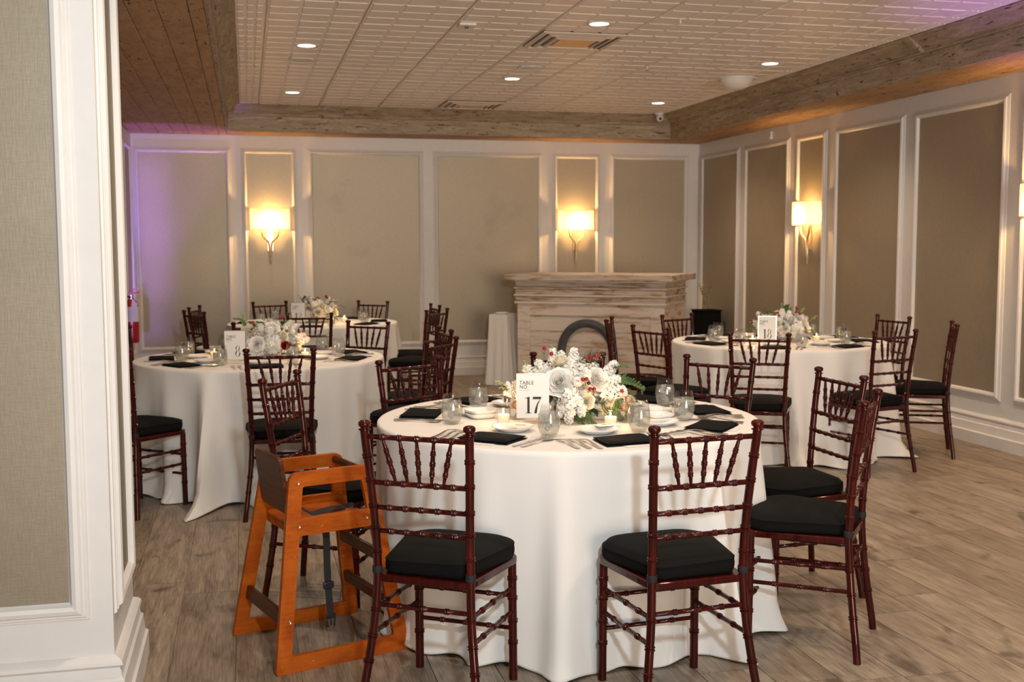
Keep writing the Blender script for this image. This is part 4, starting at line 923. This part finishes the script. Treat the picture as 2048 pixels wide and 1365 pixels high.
# ------------------------------------------------------------------ candles and shakers
def candle_proto():
    t_ = thing('votive_candle', '', 'candle')
    MB().lathe([(0.001, 0.0), (0.022, 0.0), (0.024, 0.002), (0.0275, 0.060), (0.0262, 0.0605), (0.0255, 0.058), (0.0225, 0.006), (0.001, 0.005)], 24, caps=False).build('candle_glass', 'thin_glass', t_, smooth=60)
    MB().lathe([(0.001, 0.0065), (0.0215, 0.0070), (0.0240, 0.038), (0.0225, 0.040), (0.001, 0.0385)], 22, caps=False).build('wax', 'wax', t_, smooth=60)
    MB().tube([(0, 0, 0.0385), (0.0005, 0, 0.046)], 0.0007, 5).build('wick', 'ink', t_)
    MB().lathe([(0.0005, 0.0425), (0.0028, 0.0455), (0.0034, 0.049), (0.0022, 0.054), (0.0004, 0.059)], 10, caps=False).build('flame', 'flame', t_, smooth=60)
    return t_
G_cd = candle_proto()
for (x, y), lab in (((0.958, 4.150), 'lit votive candle just beside the sign foot on the nearest table'), ((1.342, 3.989), 'lit votive candle in front of the nearest bouquet'),
                    ((-0.208, 7.09), 'lit votive candle beside the single-number sign'), ((0.34, 6.93), 'lit votive candle on the bar side of the bouquet with one red bloom'),
                    ((3.962, 7.172), 'lit votive candle on the wall side of the bouquet by the sconce wall'), ((3.44, 7.12), 'lit votive candle between glass and sign near the arched bar'),
                    ((0.74, 9.98), 'lit votive candle in front of the farthest bouquet'), ((0.86, 10.2), 'lit votive candle beside the farthest bouquet near its glasses')):
    setp(G_cd, (x, y, ZT), 0, lab, 'votive candles'); light('POINT', (x, y, ZT+0.075), 0.55, (1.0, 0.55, 0.2), 0.012)
t_ = thing('salt_shaker', 'slim glass salt shaker with steel cap behind the votive on the nearest table', 'shaker', (1.012, 4.318, ZT))
MB().lathe([(0.001, 0), (0.017, 0), (0.018, 0.004), (0.0125, 0.055), (0.0115, 0.062)], 16).build('shaker_glass', 'thin_glass', t_); MB().lathe([(0.013, 0.0625), (0.0135, 0.075), (0.009, 0.084), (0.001, 0.086)], 16).build('shaker_cap', 'steel', t_)

# ------------------------------------------------------------------ flowers
FR_ = random.Random(21)
def rose_mesh(mat, seed, open_=1.0):
    r = random.Random(seed); mb = MB()
    for layer, (n, r0, h, tilt, wd) in enumerate(((3, 0.12, 0.84, 0.0, 1.5), (3, 0.24, 0.88, 0.02, 1.45), (4, 0.38, 0.88, 0.06, 1.35), (5, 0.54, 0.80, 0.16*open_, 1.25), (5, 0.74, 0.66, 0.34*open_, 1.2), (6, 0.92, 0.46, 0.60*open_, 1.15))):
        for k in range(n):
            a0 = 2*PI*k/n+layer*0.7+r.uniform(-0.15, 0.15); hw = PI/n*wd
            def f(u, v):
                a = a0+(u-0.5)*2*hw; e = 1-(2*abs(u-0.5))**2.5; vv = v
                rad_ = 0.05+(r0-0.05)*math.sin(vv*PI/2)**0.6+tilt*0.45*vv**3-0.05*(1-e)*(r0 > 0.3)
                z_ = h*vv*(0.72+0.28*e)-0.10*tilt*vv**4+(-0.25 if layer > 3 else -0.1)*(1-vv)
                z_ += 0.05*vv*math.sin(9*a+layer)*(layer > 1); rad_ *= 1+0.05*vv*math.sin(7*a+2*layer+k)
                return (rad_*math.cos(a), rad_*math.sin(a), z_)
            mb.grid(6, 5, f)
    mb.v = [(x*0.034, y*0.034, z_*0.034) for x, y, z_ in mb.v]
    return mb.mesh('rose', mat, 80)
def floret(mb, c, nrm, s_, r, n=4):
    nrm = Vector(nrm).normalized(); t1 = nrm.orthogonal().normalized(); t2 = nrm.cross(t1); a0 = r.random()*6
    c = Vector(c)
    for k in range(n):
        a = a0+2*PI*k/n; d = t1*math.cos(a)+t2*math.sin(a); e = t1*-math.sin(a)+t2*math.cos(a)
        mb.add([c, c+d*s_*0.55-e*s_*0.42+nrm*s_*0.15, c+d*s_*1.05+nrm*s_*r.uniform(-0.1, 0.3), c+d*s_*0.55+e*s_*0.42+nrm*s_*0.15], [(0, 1, 2, 3)])
def hydrangea_mesh(seed, n=95, sz=0.0125):
    r = random.Random(seed); mb = MB(); mb.ball((0, 0, 0), 0.030, 10, 8)
    for i in range(n):
        z_ = 1-2*(i+0.5)/n; a = i*2.39996; q = math.sqrt(1-z_*z_); d = Vector((q*math.cos(a), q*math.sin(a), z_)); rr_ = 0.040*r.uniform(0.9, 1.1)
        floret(mb, d*rr_, d+Vector((r.uniform(-.4, .4), r.uniform(-.4, .4), r.uniform(-.4, .4))), sz*r.uniform(0.8, 1.15), r)
    return mb.mesh('hydrangea', 'petal', 80)
def stock_mesh(seed, L=0.085):
    r = random.Random(seed); mb = MB()
    mb.tube([(0, 0, -0.03), (0, 0, L*0.9)], [0.010, 0.004], 6)
    for i in range(60):
        t_ = (i+0.5)/60; a = i*2.4; w_ = 0.026*(1-t_**2.2*0.62)*r.uniform(0.85, 1.12); c = (w_*math.cos(a), w_*math.sin(a), t_*L)
        floret(mb, c, (math.cos(a)+r.uniform(-.4, .4), math.sin(a)+r.uniform(-.4, .4), 0.1+t_*1.2+r.uniform(-.3, .3)), 0.0115*(1-0.2*t_)*r.uniform(0.85, 1.15), r, 5)
        if i % 2: floret(mb, Vector(c)*0.95, (math.cos(a+1), math.sin(a+1), 0.3), 0.009, r, 5)
    return mb.mesh('stock_flower', 'petal', 80)
def buds_mesh(seed):
    r = random.Random(seed); mb = MB()
    mb.tube([(0, 0, -0.03), (0.002, 0, 0.05), (0.006, 0.002, 0.11)], [0.002, 0.0018, 0.0012], 5)
    for i in range(8): a = r.random()*6; z_ = 0.07+0.006*i; mb.ball((0.006+0.007*math.cos(a), 0.007*math.sin(a), z_), 0.0045, 6, 5)
    return mb.mesh('bud_tip', 'bud', 80)
def cedar_mesh(seed, L=0.12):
    r = random.Random(seed); mb = MB()
    def leaf(p, d, w_, l, nrm):
        e = d.cross(nrm).normalized()*w_; q = p+d*l; mb.add([p-e*0.5, p+d*l*0.4-e, q, p+d*l*0.4+e, p+e*0.5, p+d*l*0.4+nrm*0.0012], [(0, 1, 5), (1, 2, 5), (2, 3, 5), (3, 4, 5), (0, 5, 4)])
    pts = [Vector((0, 0, 0)).lerp(Vector((L, 0, -L*0.25)), t_)+Vector((0, 0, 0.03*math.sin(PI*t_))) for t_ in [i/14 for i in range(15)]]
    mb.tube(pts, 0.0014, 5); nrm = Vector((0, 0, 1))
    for i in range(1, 15):
        for s_ in (-1, 1):
            l = L*0.45*(1-0.75*i/15)*r.uniform(0.8, 1.15); d = Vector((0.72, s_*0.7, r.uniform(-0.15, 0.05))).normalized(); p = pts[i]
            n = max(3, int(l/0.006))
            for k in range(n):
                q = p+d*l*k/n; leaf(q, d, 0.0016, l/n*1.3, nrm)
                for s2 in (-1, 1):
                    d2 = (d+Vector((0.5*0, s2*0.0, 0))+nrm.cross(d)*s2*0.9).normalized(); leaf(q, d2, 0.0014, 0.009*(1-0.6*k/n)+0.003, nrm)
    return mb.mesh('cedar_frond', 'cedar', 0)
def pine_mesh(seed, L=0.09, n=90):
    r = random.Random(seed); mb = MB(); mb.tube([(0, 0, 0), (L*0.8, 0, 0.004)], 0.0018, 5)
    for i in range(n):
        t_ = r.random(); a = r.random()*6.28; p = Vector((L*0.75*t_, 0, 0.003*t_)); d = Vector((1.0, math.cos(a)*0.75, math.sin(a)*0.75)).normalized()*r.uniform(0.03, 0.05); e = d.cross(Vector((0, 0, 1))).normalized()*0.0007
        mb.add([p-e, p+e, p+d, p+Vector((0, 0, 0.0009))], [(0, 1, 2), (1, 3, 2), (3, 0, 2)])
    return mb.mesh('pine_sprig', 'pine', 0)
def leaf_mesh(seed):
    def f(u, v): w_ = 0.018*math.sin(PI*min(1, v*0.97+0.03))**0.7; return ((u-0.5)*2*w_, v*0.065, 0.012*math.sin(v*PI)+0.006*abs(u-0.5)*2)
    return MB().grid(5, 8, f).mesh('leaf', 'leaf_dark', 80)
Mr = [rose_mesh('petal', 1), rose_mesh('petal_cream', 2, 0.7), rose_mesh('petal', 3, 1.3)]; Mrp = rose_mesh('petal_peach', 5, 0.7); Mrr = rose_mesh('petal_red', 6, 0.6)
Mh = [hydrangea_mesh(1), hydrangea_mesh(2)]; Ms = [stock_mesh(1), stock_mesh(2)]; Mb = buds_mesh(1); Mc = [cedar_mesh(1), cedar_mesh(2, 0.10)]; Mp = [pine_mesh(1), pine_mesh(2)]; Ml = leaf_mesh(1)
Mbs = MB().tube([(0, 0, -0.02), (0.004, 0, 0.02), (0.006, 0.003, 0.035)], 0.0013, 5).tube([(0.004, 0, 0.015), (-0.006, 0.004, 0.032)], 0.001, 5).tube([(0.004, 0, 0.015), (0.012, -0.006, 0.026)], 0.001, 5).mesh('berry_sprig', 'stem', 60)
Mbr = MB().ball((0, 0, 0), 0.0085, 10, 8).mesh('berry', 'berry', 80); Mbd = MB().ball((0, 0, 0), 0.0078, 10, 8).mesh('berry', 'dark_berry', 80)
def aim(v):  # rotation that turns local z onto v
    return Vector(v).to_track_quat('Z', 'Y').to_euler()
def aimx(v, roll=0):
    q = Vector(v).to_track_quat('X', 'Z'); return (q @ Euler((roll, 0, 0)).to_quaternion()).to_euler()
def put(par, me, name, p, d, sc=1.0, ax='z', roll=0):
    return place(me, name, par, p, aim(d) if ax == 'z' else aimx(d, roll), sc)
def berries(par, p, d, sc=1.0, n=3):
    s_ = put(par, Mbs, 'berry_sprig', p, d, sc)
    for q, me in zip(((0.006, 0.003, 0.04), (-0.008, 0.005, 0.036), (0.014, -0.008, 0.029))[:n], (Mbr, Mbr, Mbd)): place(me, 'berry', s_, q)
def vase(par, r=0.09, h=0.08):
    MB().lathe([(0.001, 0), (r*0.75, 0), (r, h*0.45), (r*0.95, h), (r*0.9, h), (r*0.93, h*0.5), (r*0.7, 0.006), (0.001, 0.006)], 28, caps=False).build('vase_bowl', 'silver_vase', par, smooth=60)
# table 17 arrangement, built piece by piece (local x to the right seen from the camera side, y away)
A = thing('flower_arrangement', 'white rose and stock arrangement with red berries on the nearest table', 'flower arrangement', (1.262, 4.24, ZT), ys_)
vase(A)
fl17 = [(Mh[0], 'hydrangea', (0.0, -0.02, 0.175), 1.55), (Mh[1], 'hydrangea', (0.075, 0.03, 0.16), 1.3), (Mh[0], 'hydrangea', (-0.075, 0.04, 0.17), 1.3), (Mh[1], 'hydrangea', (0.02, 0.09, 0.15), 1.4),
        (Mh[1], 'hydrangea', (0.05, -0.03, 0.105), 1.1), (Mh[0], 'hydrangea', (-0.02, -0.02, 0.09), 1.2)]
for me, nm, p, sc in fl17: put(A, me, nm, p, (p[0], p[1]-0.03, p[2]), sc)
for me, p, sc, d in ((Mr[2], (-0.055, -0.125, 0.155), 1.45, (-0.2, -1, 0.5)), (Mr[0], (0.085, -0.105, 0.165), 1.25, (0.4, -1, 0.4)), (Mr[1], (0.04, -0.145, 0.085), 1.10, (0.1, -1, 0.35)), (Mr[1], (0.130, -0.09, 0.068), 1.15, (0.6, -0.9, 0.0)),
                     (Mr[0], (-0.14, 0.0, 0.17), 1.1, (-0.7, -0.2, 0.8)), (Mr[1], (-0.05, -0.06, 0.23), 1.0, (-0.1, -0.4, 1)), (Mr[2], (0.02, 0.12, 0.2), 1.1, (0.1, 0.8, 0.7)), (Mr[0], (0.12, 0.1, 0.14), 1.1, (0.7, 0.7, 0.3)), (Mr[1], (-0.1, 0.12, 0.12), 1.1, (-0.6, 0.8, 0.3))):
    put(A, me, 'rose', p, d, sc)
for p, d, sc in (((-0.075, -0.02, 0.22), (-0.05, 0, 1), 0.75), ((0.0, -0.03, 0.215), (0.1, -0.1, 1), 0.85), ((-0.03, 0.0, 0.215), (-0.3, 0, 1), 0.7), ((-0.13, -0.04, 0.175), (-1, -0.2, 0.55), 0.9), ((-0.10, -0.03, 0.19), (-0.9, -0.3, 0.9), 0.8),
                 ((0.13, -0.05, 0.175), (0.55, -0.3, 0.8), 0.9), ((0.12, -0.08, 0.11), (1, -0.4, 0.15), 1.15), ((0.11, -0.07, 0.14), (1, -0.3, 0.45), 1.0), ((0.04, -0.11, 0.17), (0.2, -0.6, 0.6), 0.8),
                 ((-0.015, -0.145, 0.13), (-0.05, -0.5, -1), 1.25), ((-0.02, -0.165, 0.075), (0.0, -0.25, -1), 0.85), ((0.012, -0.15, 0.10), (0.3, -0.5, -1), 0.9), ((-0.04, -0.14, 0.09), (-0.3, -0.4, -1), 0.8), ((0.10, -0.02, 0.10), (1, -0.1, -0.1), 1.0), ((0.01, -0.13, 0.16), (0, -0.9, 0.2), 0.7)):
    put(A, Ms[FR_.randrange(2)], 'stock_flower', p, d, sc)
for p, d, sc in (((-0.075, -0.02, 0.24), (-0.1, 0, 1), 0.5), ((0.11, -0.10, 0.15), (0.5, -1, 0.4), 0.45), ((-0.04, -0.17, 0.08), (0, -1, 0.2), 0.4), ((-0.13, -0.05, 0.19), (-0.5, -1, 0.8), 0.5), ((-0.17, -0.04, 0.2), (-0.5, -0.5, 0.8), 0.5)): put(A, Mb, 'bud_tip', p, d, sc)
for p, d, n in (((-0.115, -0.03, 0.245), (-0.1, -0.2, 1), 1), ((-0.092, -0.03, 0.225), (0.1, -0.3, 1), 1), ((0.062, -0.06, 0.215), (0.1, -0.3, 1), 3), ((0.088, -0.05, 0.222), (0.4, -0.2, 1), 3), ((0.040, -0.165, 0.150), (0.0, -0.8, 0.8), 3), ((0.058, -0.165, 0.128), (0.3, -1, 0.3), 2), ((0.15, -0.12, 0.115), (1, -0.4, 0.2), 1)): berries(A, p, d, 1.0, n)
for me, p, d, sc, rl in ((Mc[0], (0.12, -0.02, 0.13), (1, -0.15, 0.15), 1.25, 0.6), (Mc[1], (0.12, -0.03, 0.11), (1, -0.1, -0.05), 1.3, 0.2), (Mc[0], (0.11, -0.06, 0.09), (1, -0.3, -0.35), 1.15, 0.9), (Mc[1], (0.12, -0.07, 0.08), (0.75, -0.5, -0.75), 1.0, 1.2),
                         (Mc[0], (0.02, -0.13, 0.075), (0.15, -0.5, -0.85), 0.9, 1.5), (Mc[1], (0.035, -0.12, 0.07), (0.35, -0.6, -0.7), 0.9, 1.2), (Mc[0], (0.13, 0.02, 0.17), (1, 0, 0.6), 0.8, 0.6), (Mc[1], (-0.1, 0.1, 0.1), (-1, 0.8, 0), 1, 0.2)): put(A, me, 'cedar_frond', p, d, sc, 'x', rl)
for me, p, d, sc in ((Mp[0], (0.05, -0.10, 0.06), (0.8, -0.7, -0.25), 1.0), (Mp[1], (0.06, -0.09, 0.075), (0.9, -0.7, 0.0), 1.0), (Mp[0], (0.03, -0.10, 0.05), (0.5, -0.8, -0.2), 1.0), (Mp[1], (0.02, 0.02, 0.22), (0.7, 0.2, 0.4), 1.0), (Mp[0], (0.05, 0.0, 0.23), (0.6, -0.1, 0.3), 1.0), (Mp[1], (-0.09, -0.07, 0.11), (-0.4, -0.8, 0.1), 1.0), (Mp[0], (0.12, -0.06, 0.2), (0.9, -0.5, 0.2), 0.9)):
    put(A, me, 'pine_sprig', p, d, sc, 'x')
for p, d, sc in (((-0.05, -0.08, 0.10), (-0.2, -1, -0.6), 1.2), ((-0.07, -0.07, 0.09), (-0.6, -0.8, -0.5), 1.1), ((-0.04, -0.1, 0.06), (-0.4, -0.8, -0.3), 1.1), ((0.05, -0.1, 0.04), (0.6, -0.8, -0.2), 1.1), ((0.0, -0.09, 0.04), (0.1, -1, -0.2), 1.0)):
    o = place(Ml, 'leaf', A, p, (Vector(d).to_track_quat('Y', 'Z')).to_euler(), sc)
# bud vases with submerged blooms at either side of it
def bloom_vase(loc, lab, spray):
    t_ = thing('bloom_vase', lab, 'vase', loc, ys_, 'glass vases with blooms on table 17')
    MB().lathe([(0.001, 0), (0.030, 0), (0.034, 0.004), (0.034, 0.105), (0.0325, 0.105), (0.032, 0.008), (0.001, 0.006)], 24, caps=False).build('vase_glass', 'thin_glass', t_, smooth=60)
    put(t_, Mrp, 'rose', (-0.004, 0, 0.05), (-0.2, -0.5, 1), 0.75); put(t_, Mrp, 'rose', (0.008, -0.004, 0.085), (0.3, -0.5, 1), 0.7)
    for k in range(4): MB().tube([(0.012*math.cos(k*1.6), 0.012*math.sin(k*1.6), 0.008), (-0.01*math.cos(k*1.6), 0.01*math.sin(k*1.6), 0.055)], 0.0018, 5).build('flower_stem', 'stem', t_)
    if spray:
        for p, d, sc in (((-0.01, 0, 0.11), (-0.8, -0.1, 0.8), 0.85), ((0.0, 0, 0.115), (-0.4, -0.2, 1.0), 0.7), ((-0.01, -0.005, 0.10), (-1, -0.2, 0.15), 0.8), ((0.01, 0.0, 0.12), (0.3, 0, 1), 0.7)): put(t_, Ms[0], 'stock_flower', p, d, sc*0.72)
        put(t_, Mb, 'bud_tip', (-0.03, -0.01, 0.13), (-1, -0.3, 0.5), 0.6); put(t_, Mb, 'bud_tip', (-0.02, -0.015, 0.12), (-1, -0.2, 0.2), 0.5)
bloom_vase((1.045, 4.27, ZT), 'clear vase with peach blooms and white sprays behind the nearest sign', True)
bloom_vase((1.44, 4.09, ZT), 'clear vase with a peach bloom under the cedar fronds', False)
def dome(c, seed, lab, R=0.165, sc=1.0, extra_red=False):
    r = random.Random(seed); A = thing('flower_arrangement', lab, 'flower arrangement', (c[0], c[1], ZT), ys_, 'flower arrangements'); vase(A, 0.085, 0.07)
    def sp(el, az, k=1.0): return Vector((math.cos(el)*math.cos(az)*R*1.12, math.cos(el)*math.sin(az)*R*1.0, 0.07+math.sin(el)*R*0.80))*k
    for k in range(7):
        az = k*0.9+r.random(); el = (0.25, 1.3)[k == 0] if k < 1 else r.uniform(0.15, 0.9); p = sp(el, az, 0.62); put(A, Mh[k % 2], 'hydrangea', p, p-Vector((0, 0, 0.05)), 1.45*sc)
    put(A, Mh[0], 'hydrangea', (0, 0, 0.13), (0, 0, 1), 1.8*sc)
    for k in range(16):
        az = k*2.4+r.uniform(-.2, .2); el = 0.1+1.2*(k/16)+r.uniform(-.1, .1); p = sp(el, az, 0.93)
        put(A, Mr[r.randrange(3)], 'rose', p, p-Vector((0, 0, 0.05)), r.uniform(0.85, 1.15)*sc)
    for k in range(10):
        az = k*2.1+r.random(); el = r.uniform(0.0, 1.1); p = sp(el, az, 0.95); put(A, Ms[k % 2], 'stock_flower', p, p-Vector((0, 0, 0.03)), r.uniform(0.6, 0.85)*sc)
    for k in range(5):
        az = k*1.3+r.random(); el = r.uniform(0.3, 1.2); p = sp(el, az, 1.03); berries(A, p, p, 1.1)
    for k in range(14):
        az = k*0.46+r.random()*0.4; el = r.uniform(-0.2, 1.2); p = sp(el, az, 0.92); put(A, Mp[k % 2] if k % 2 else Mc[0], 'pine_sprig' if k % 2 else 'cedar_frond', p, p-Vector((0, 0, 0.06)), 0.85, 'x')
    for k in range(8):
        az = k*0.8+r.random(); p = sp(-0.25, az, 0.7); d = Vector((math.cos(az), math.sin(az), -0.1)); place(Ml, 'leaf', A, p, d.to_track_quat('Y', 'Z').to_euler(), 1.2)
    for k in range(4):
        az = r.random()*6; p = sp(r.uniform(0.2, 1.2), az, 1.0); put(A, Mb, 'bud_tip', p, p, 0.8)
    if extra_red: put(A, Mrr, 'rose', (0.155, -0.14, 0.085), (0.4, -1, 0.3), 0.8)
    return A
dome((0.10, 7.07), 31, 'large round white rose bouquet with one red bloom', 0.195, 1.05, True)
dome((0.61, 10.23), 33, 'white bouquet on the farthest table by the sconce away from the bar', 0.17)
dome((3.76, 7.30), 35, 'white bouquet with red berries on the table by the sconce wall', 0.175)

# ------------------------------------------------------------------ wooden high chair
u_ = Vector((0.9487, 0.3162, 0)); HC = thing('high_chair', 'worn orange wooden high chair with black harness straps beside the table', 'high chair', (0.066, 3.727, 0), math.atan2(0.3162, 0.9487))
# local: x along the runners, y away from the camera, z up
Lb, Wb, Ht, TIN, LEAN = 0.508, 0.486, 0.672, 0.098, 0.098
def side(y0, sgn, nm='side_frame'):
    def pt(a, z_, c):    # a along, z height, c thickness from the outer face inward
        return (a, y0+sgn*(LEAN*z_/Ht+c), z_)
    mb = bmesh.new(); th = 0.022
    def lx(z_): return TIN*z_/Ht
    w_ = 0.052
    def rc(pts, r, n=4):   # round the corners of a polygon
        out = []
        for i, p in enumerate(pts):
            a, b_ = Vector(pts[i-1]), Vector(pts[(i+1) % len(pts)]); p = Vector(p); rr_ = r[i]
            if rr_ == 0: out.append(tuple(p)); continue
            d1 = (a-p).normalized()*rr_; d2 = (b_-p).normalized()*rr_
            for k in range(n+1):
                t_ = k/n; out.append(tuple((p+d1)*(1-t_)**2+p*2*t_*(1-t_)+(p+d2)*t_*t_))
        return out
    outer = rc([(0, 0), (Lb, 0), (Lb-TIN, Ht), (TIN, Ht)], [0.012, 0.012, 0.035, 0.035])
    h1 = rc([(lx(0.055)+w_, 0.055), (Lb-lx(0.055)-w_, 0.055), (Lb-lx(0.455)-w_, 0.455), (lx(0.455)+w_, 0.455)], [0.012]*4)
    h2 = rc([(lx(0.515)+w_, 0.515), (Lb-lx(0.515)-w_, 0.515), (Lb-lx(0.622)-w_, 0.622), (lx(0.622)+w_, 0.622)], [0.008]*4)
    from mathutils.geometry import delaunay_2d_cdt
    vs = []; es = []; 
    for poly in (outer, h1, h2):
        k = len(vs); vs += [Vector(p) for p in poly]; es += [(k+i, k+(i+1) % len(poly)) for i in range(len(poly))]
    nv, ne, nf, _, _, _ = delaunay_2d_cdt(vs, es, [], 0, 1e-5)
    def inside(p, poly):
        c = False
        for i in range(len(poly)):
            (x0, y0_), (x1, y1_) = poly[i], poly[i-1]
            if (y0_ > p[1]) != (y1_ > p[1]) and p[0] < (x1-x0)*(p[1]-y0_)/(y1_-y0_)+x0: c = not c
        return c
    keep = [f for f in nf if inside(sum((nv[i] for i in f), Vector((0, 0)))/len(f), outer) and not inside(sum((nv[i] for i in f), Vector((0, 0)))/len(f), h1) and not inside(sum((nv[i] for i in f), Vector((0, 0)))/len(f), h2)]
    m = MB(); n = len(nv); V = [pt(v.x, v.y, 0) for v in nv]+[pt(v.x, v.y, th) for v in nv]; F = [tuple(f) for f in keep]+[tuple(i+n for i in reversed(f)) for f in keep]
    cnt = {}
    for f in keep:
        for i in range(len(f)):
            e = (f[i], f[(i+1) % len(f)]); cnt[tuple(sorted(e))] = cnt.get(tuple(sorted(e)), []) + [e]
    for k, v in cnt.items():
        if len(v) == 1: a, b_ = v[0]; F.append((b_, a, a+n, b_+n))
    o = m.add(V, F).build(nm, 'orange_wood', HC, smooth=0)
    md = o.modifiers.new('bevel', 'BEVEL'); md.width = 0.004; md.segments = 3; md.limit_method = 'ANGLE'; md.angle_limit = rad(40)
    return o, pt
sf1, p1 = side(0, 1); sf2, p2 = side(Wb, -1)
def ybar(a, z_, w, h, nm, mat='brown_wood', c=0.022, rx=0):
    y0 = LEAN*z_/Ht+c; y1 = Wb-LEAN*z_/Ht-c
    o = MB().box((0, 0, 0), (w, y1-y0, h)).build(nm, mat, HC, (a, (y0+y1)/2, z_), bevel=0.005); o.rotation_euler = (0, rx, 0); return o
ybar(0.055, 0.17, 0.020, 0.050, 'cross_rail', rx=0.15)
ybar(Lb-0.060, 0.17, 0.020, 0.045, 'cross_rail', rx=-0.15)
ybar(Lb-0.085, 0.34, 0.020, 0.045, 'cross_rail', rx=-0.15)
o = MB().tube([(0, 0, 0), (0, Wb-2*LEAN-0.044, 0)], 0.014, 14).build('front_bar', 'brown_wood', HC, (Lb-TIN-0.03, LEAN+0.022, Ht-0.022))
# backrest panel standing proud of the frames
def roundrect(w, h, r, n=5):
    return [(cx+r*math.cos(rad(a0+90*k/n)), cy+r*math.sin(rad(a0+90*k/n))) for cx, cy, a0 in ((w/2-r, h/2-r, 0), (-w/2+r, h/2-r, 90), (-w/2+r, -h/2+r, 180), (w/2-r, -h/2+r, 270)) for k in range(n+1)]
yb0 = LEAN*0.95+0.022
o = MB().prism(roundrect(Wb-2*yb0, 0.205, 0.03), -0.009, 0.009, lambda a, b, c: (c, a, b)).build('backrest_panel', 'brown_wood', HC, (TIN-0.012, Wb/2, 0.625), bevel=0.004); o.rotation_euler = (0, -0.14, 0)
sy0 = LEAN*0.47/Ht+0.022; seat = roundrect(0.30, Wb-2*sy0, 0.03)
MB().prism(seat, 0.0, 0.016).build('seat_board', 'orange_wood', HC, (Lb/2+0.005, Wb/2, 0.470), bevel=0.005)
ybar(0.125, 0.455, 0.018, 0.030, 'seat_rail', 'orange_wood'); ybar(Lb-0.125, 0.455, 0.018, 0.030, 'seat_rail', 'orange_wood')
for a, z_ in ((0.125, 0.635), (0.118, 0.487), (Lb-0.135, 0.487), (0.060, 0.17), (Lb-0.06, 0.17)):
    q = p1(a, z_, -0.001); o = MB().lathe([(0.0055, 0), (0.0055, 0.001), (0.0045, 0.002), (0.002, 0.0008), (0.001, 0.0008)], 14).build('screw', 'steel', HC, q); o.rotation_euler = (PI/2-LEAN/Ht*0.97, 0, 0)
for a, s_, y_ in ((0.02, 1, 0.012), (Lb-0.02, 1, 0.012), (0.02, 1, Wb-0.012), (Lb-0.02, 1, Wb-0.012)):
    pass
def ribbon(pts, w, nm, wdir=(1, 0, 0), th=0.002):
    wv = Vector(wdir).normalized()*w/2; vs = []; pts = [Vector(p) for p in pts]
    for i, p in enumerate(pts):
        t_ = (pts[min(i+1, len(pts)-1)]-pts[max(i-1, 0)]).normalized(); n_ = t_.cross(wv).normalized()*th/2
        vs += [p-wv-n_, p+wv-n_, p+wv+n_, p-wv+n_]
    fs = [(0, 1, 2, 3), tuple(4*(len(pts)-1)+i for i in (3, 2, 1, 0))]+[(4*j+a, 4*j+(a+1) % 4, 4*j+4+(a+1) % 4, 4*j+4+a) for j in range(len(pts)-1) for a in range(4)]
    return MB().add(vs, fs).build(nm, 'webbing', HC, smooth=40)
sx, sy = 0.265, 0.20
s1 = ribbon([(sx, sy, 0.465), (sx+0.002, sy-0.01, 0.40), (sx+0.002, sy-0.012, 0.30), (sx+0.006, sy-0.008, 0.22), (sx+0.012, sy-0.012, 0.115)], 0.026, 'harness_strap')
ribbon([(sx+0.05, sy, 0.465), (sx+0.05, sy+0.0, 0.40), (sx+0.056, sy, 0.30), (sx+0.066, sy-0.003, 0.22), (sx+0.052, sy-0.006, 0.16), (sx+0.03, sy-0.01, 0.13)], 0.008, 'harness_strap', (0.5, 0.8, 0))
ribbon([(0.12, Wb*0.35, 0.56), (0.20, Wb*0.33, 0.505), (0.30, Wb*0.45, 0.50), (0.36, Wb*0.5, 0.492)], 0.03, 'harness_strap', (0, 1, 0.3))
ribbon([(Lb-0.14, Wb*0.55, 0.49), (Lb-0.11, Wb*0.5, 0.50), (Lb-0.085, Wb*0.5, 0.44), (Lb-0.10, Wb*0.47, 0.40)], 0.03, 'harness_strap', (0, 1, 0.2))
MB().box((sx+0.006, sy-0.012, 0.225), (0.040, 0.012, 0.026)).build('strap_slider', 'buckle', HC, bevel=0.004)
mb = MB().box((sx+0.013, sy-0.012, 0.108), (0.036, 0.010, 0.018))
for dx in (-0.014, 0, 0.014): mb.box((sx+0.013+dx, sy-0.012, 0.084 if dx else 0.087), (0.006, 0.007, 0.034 if dx else 0.026))
mb.build('buckle_clip', 'buckle', HC, bevel=0.002)
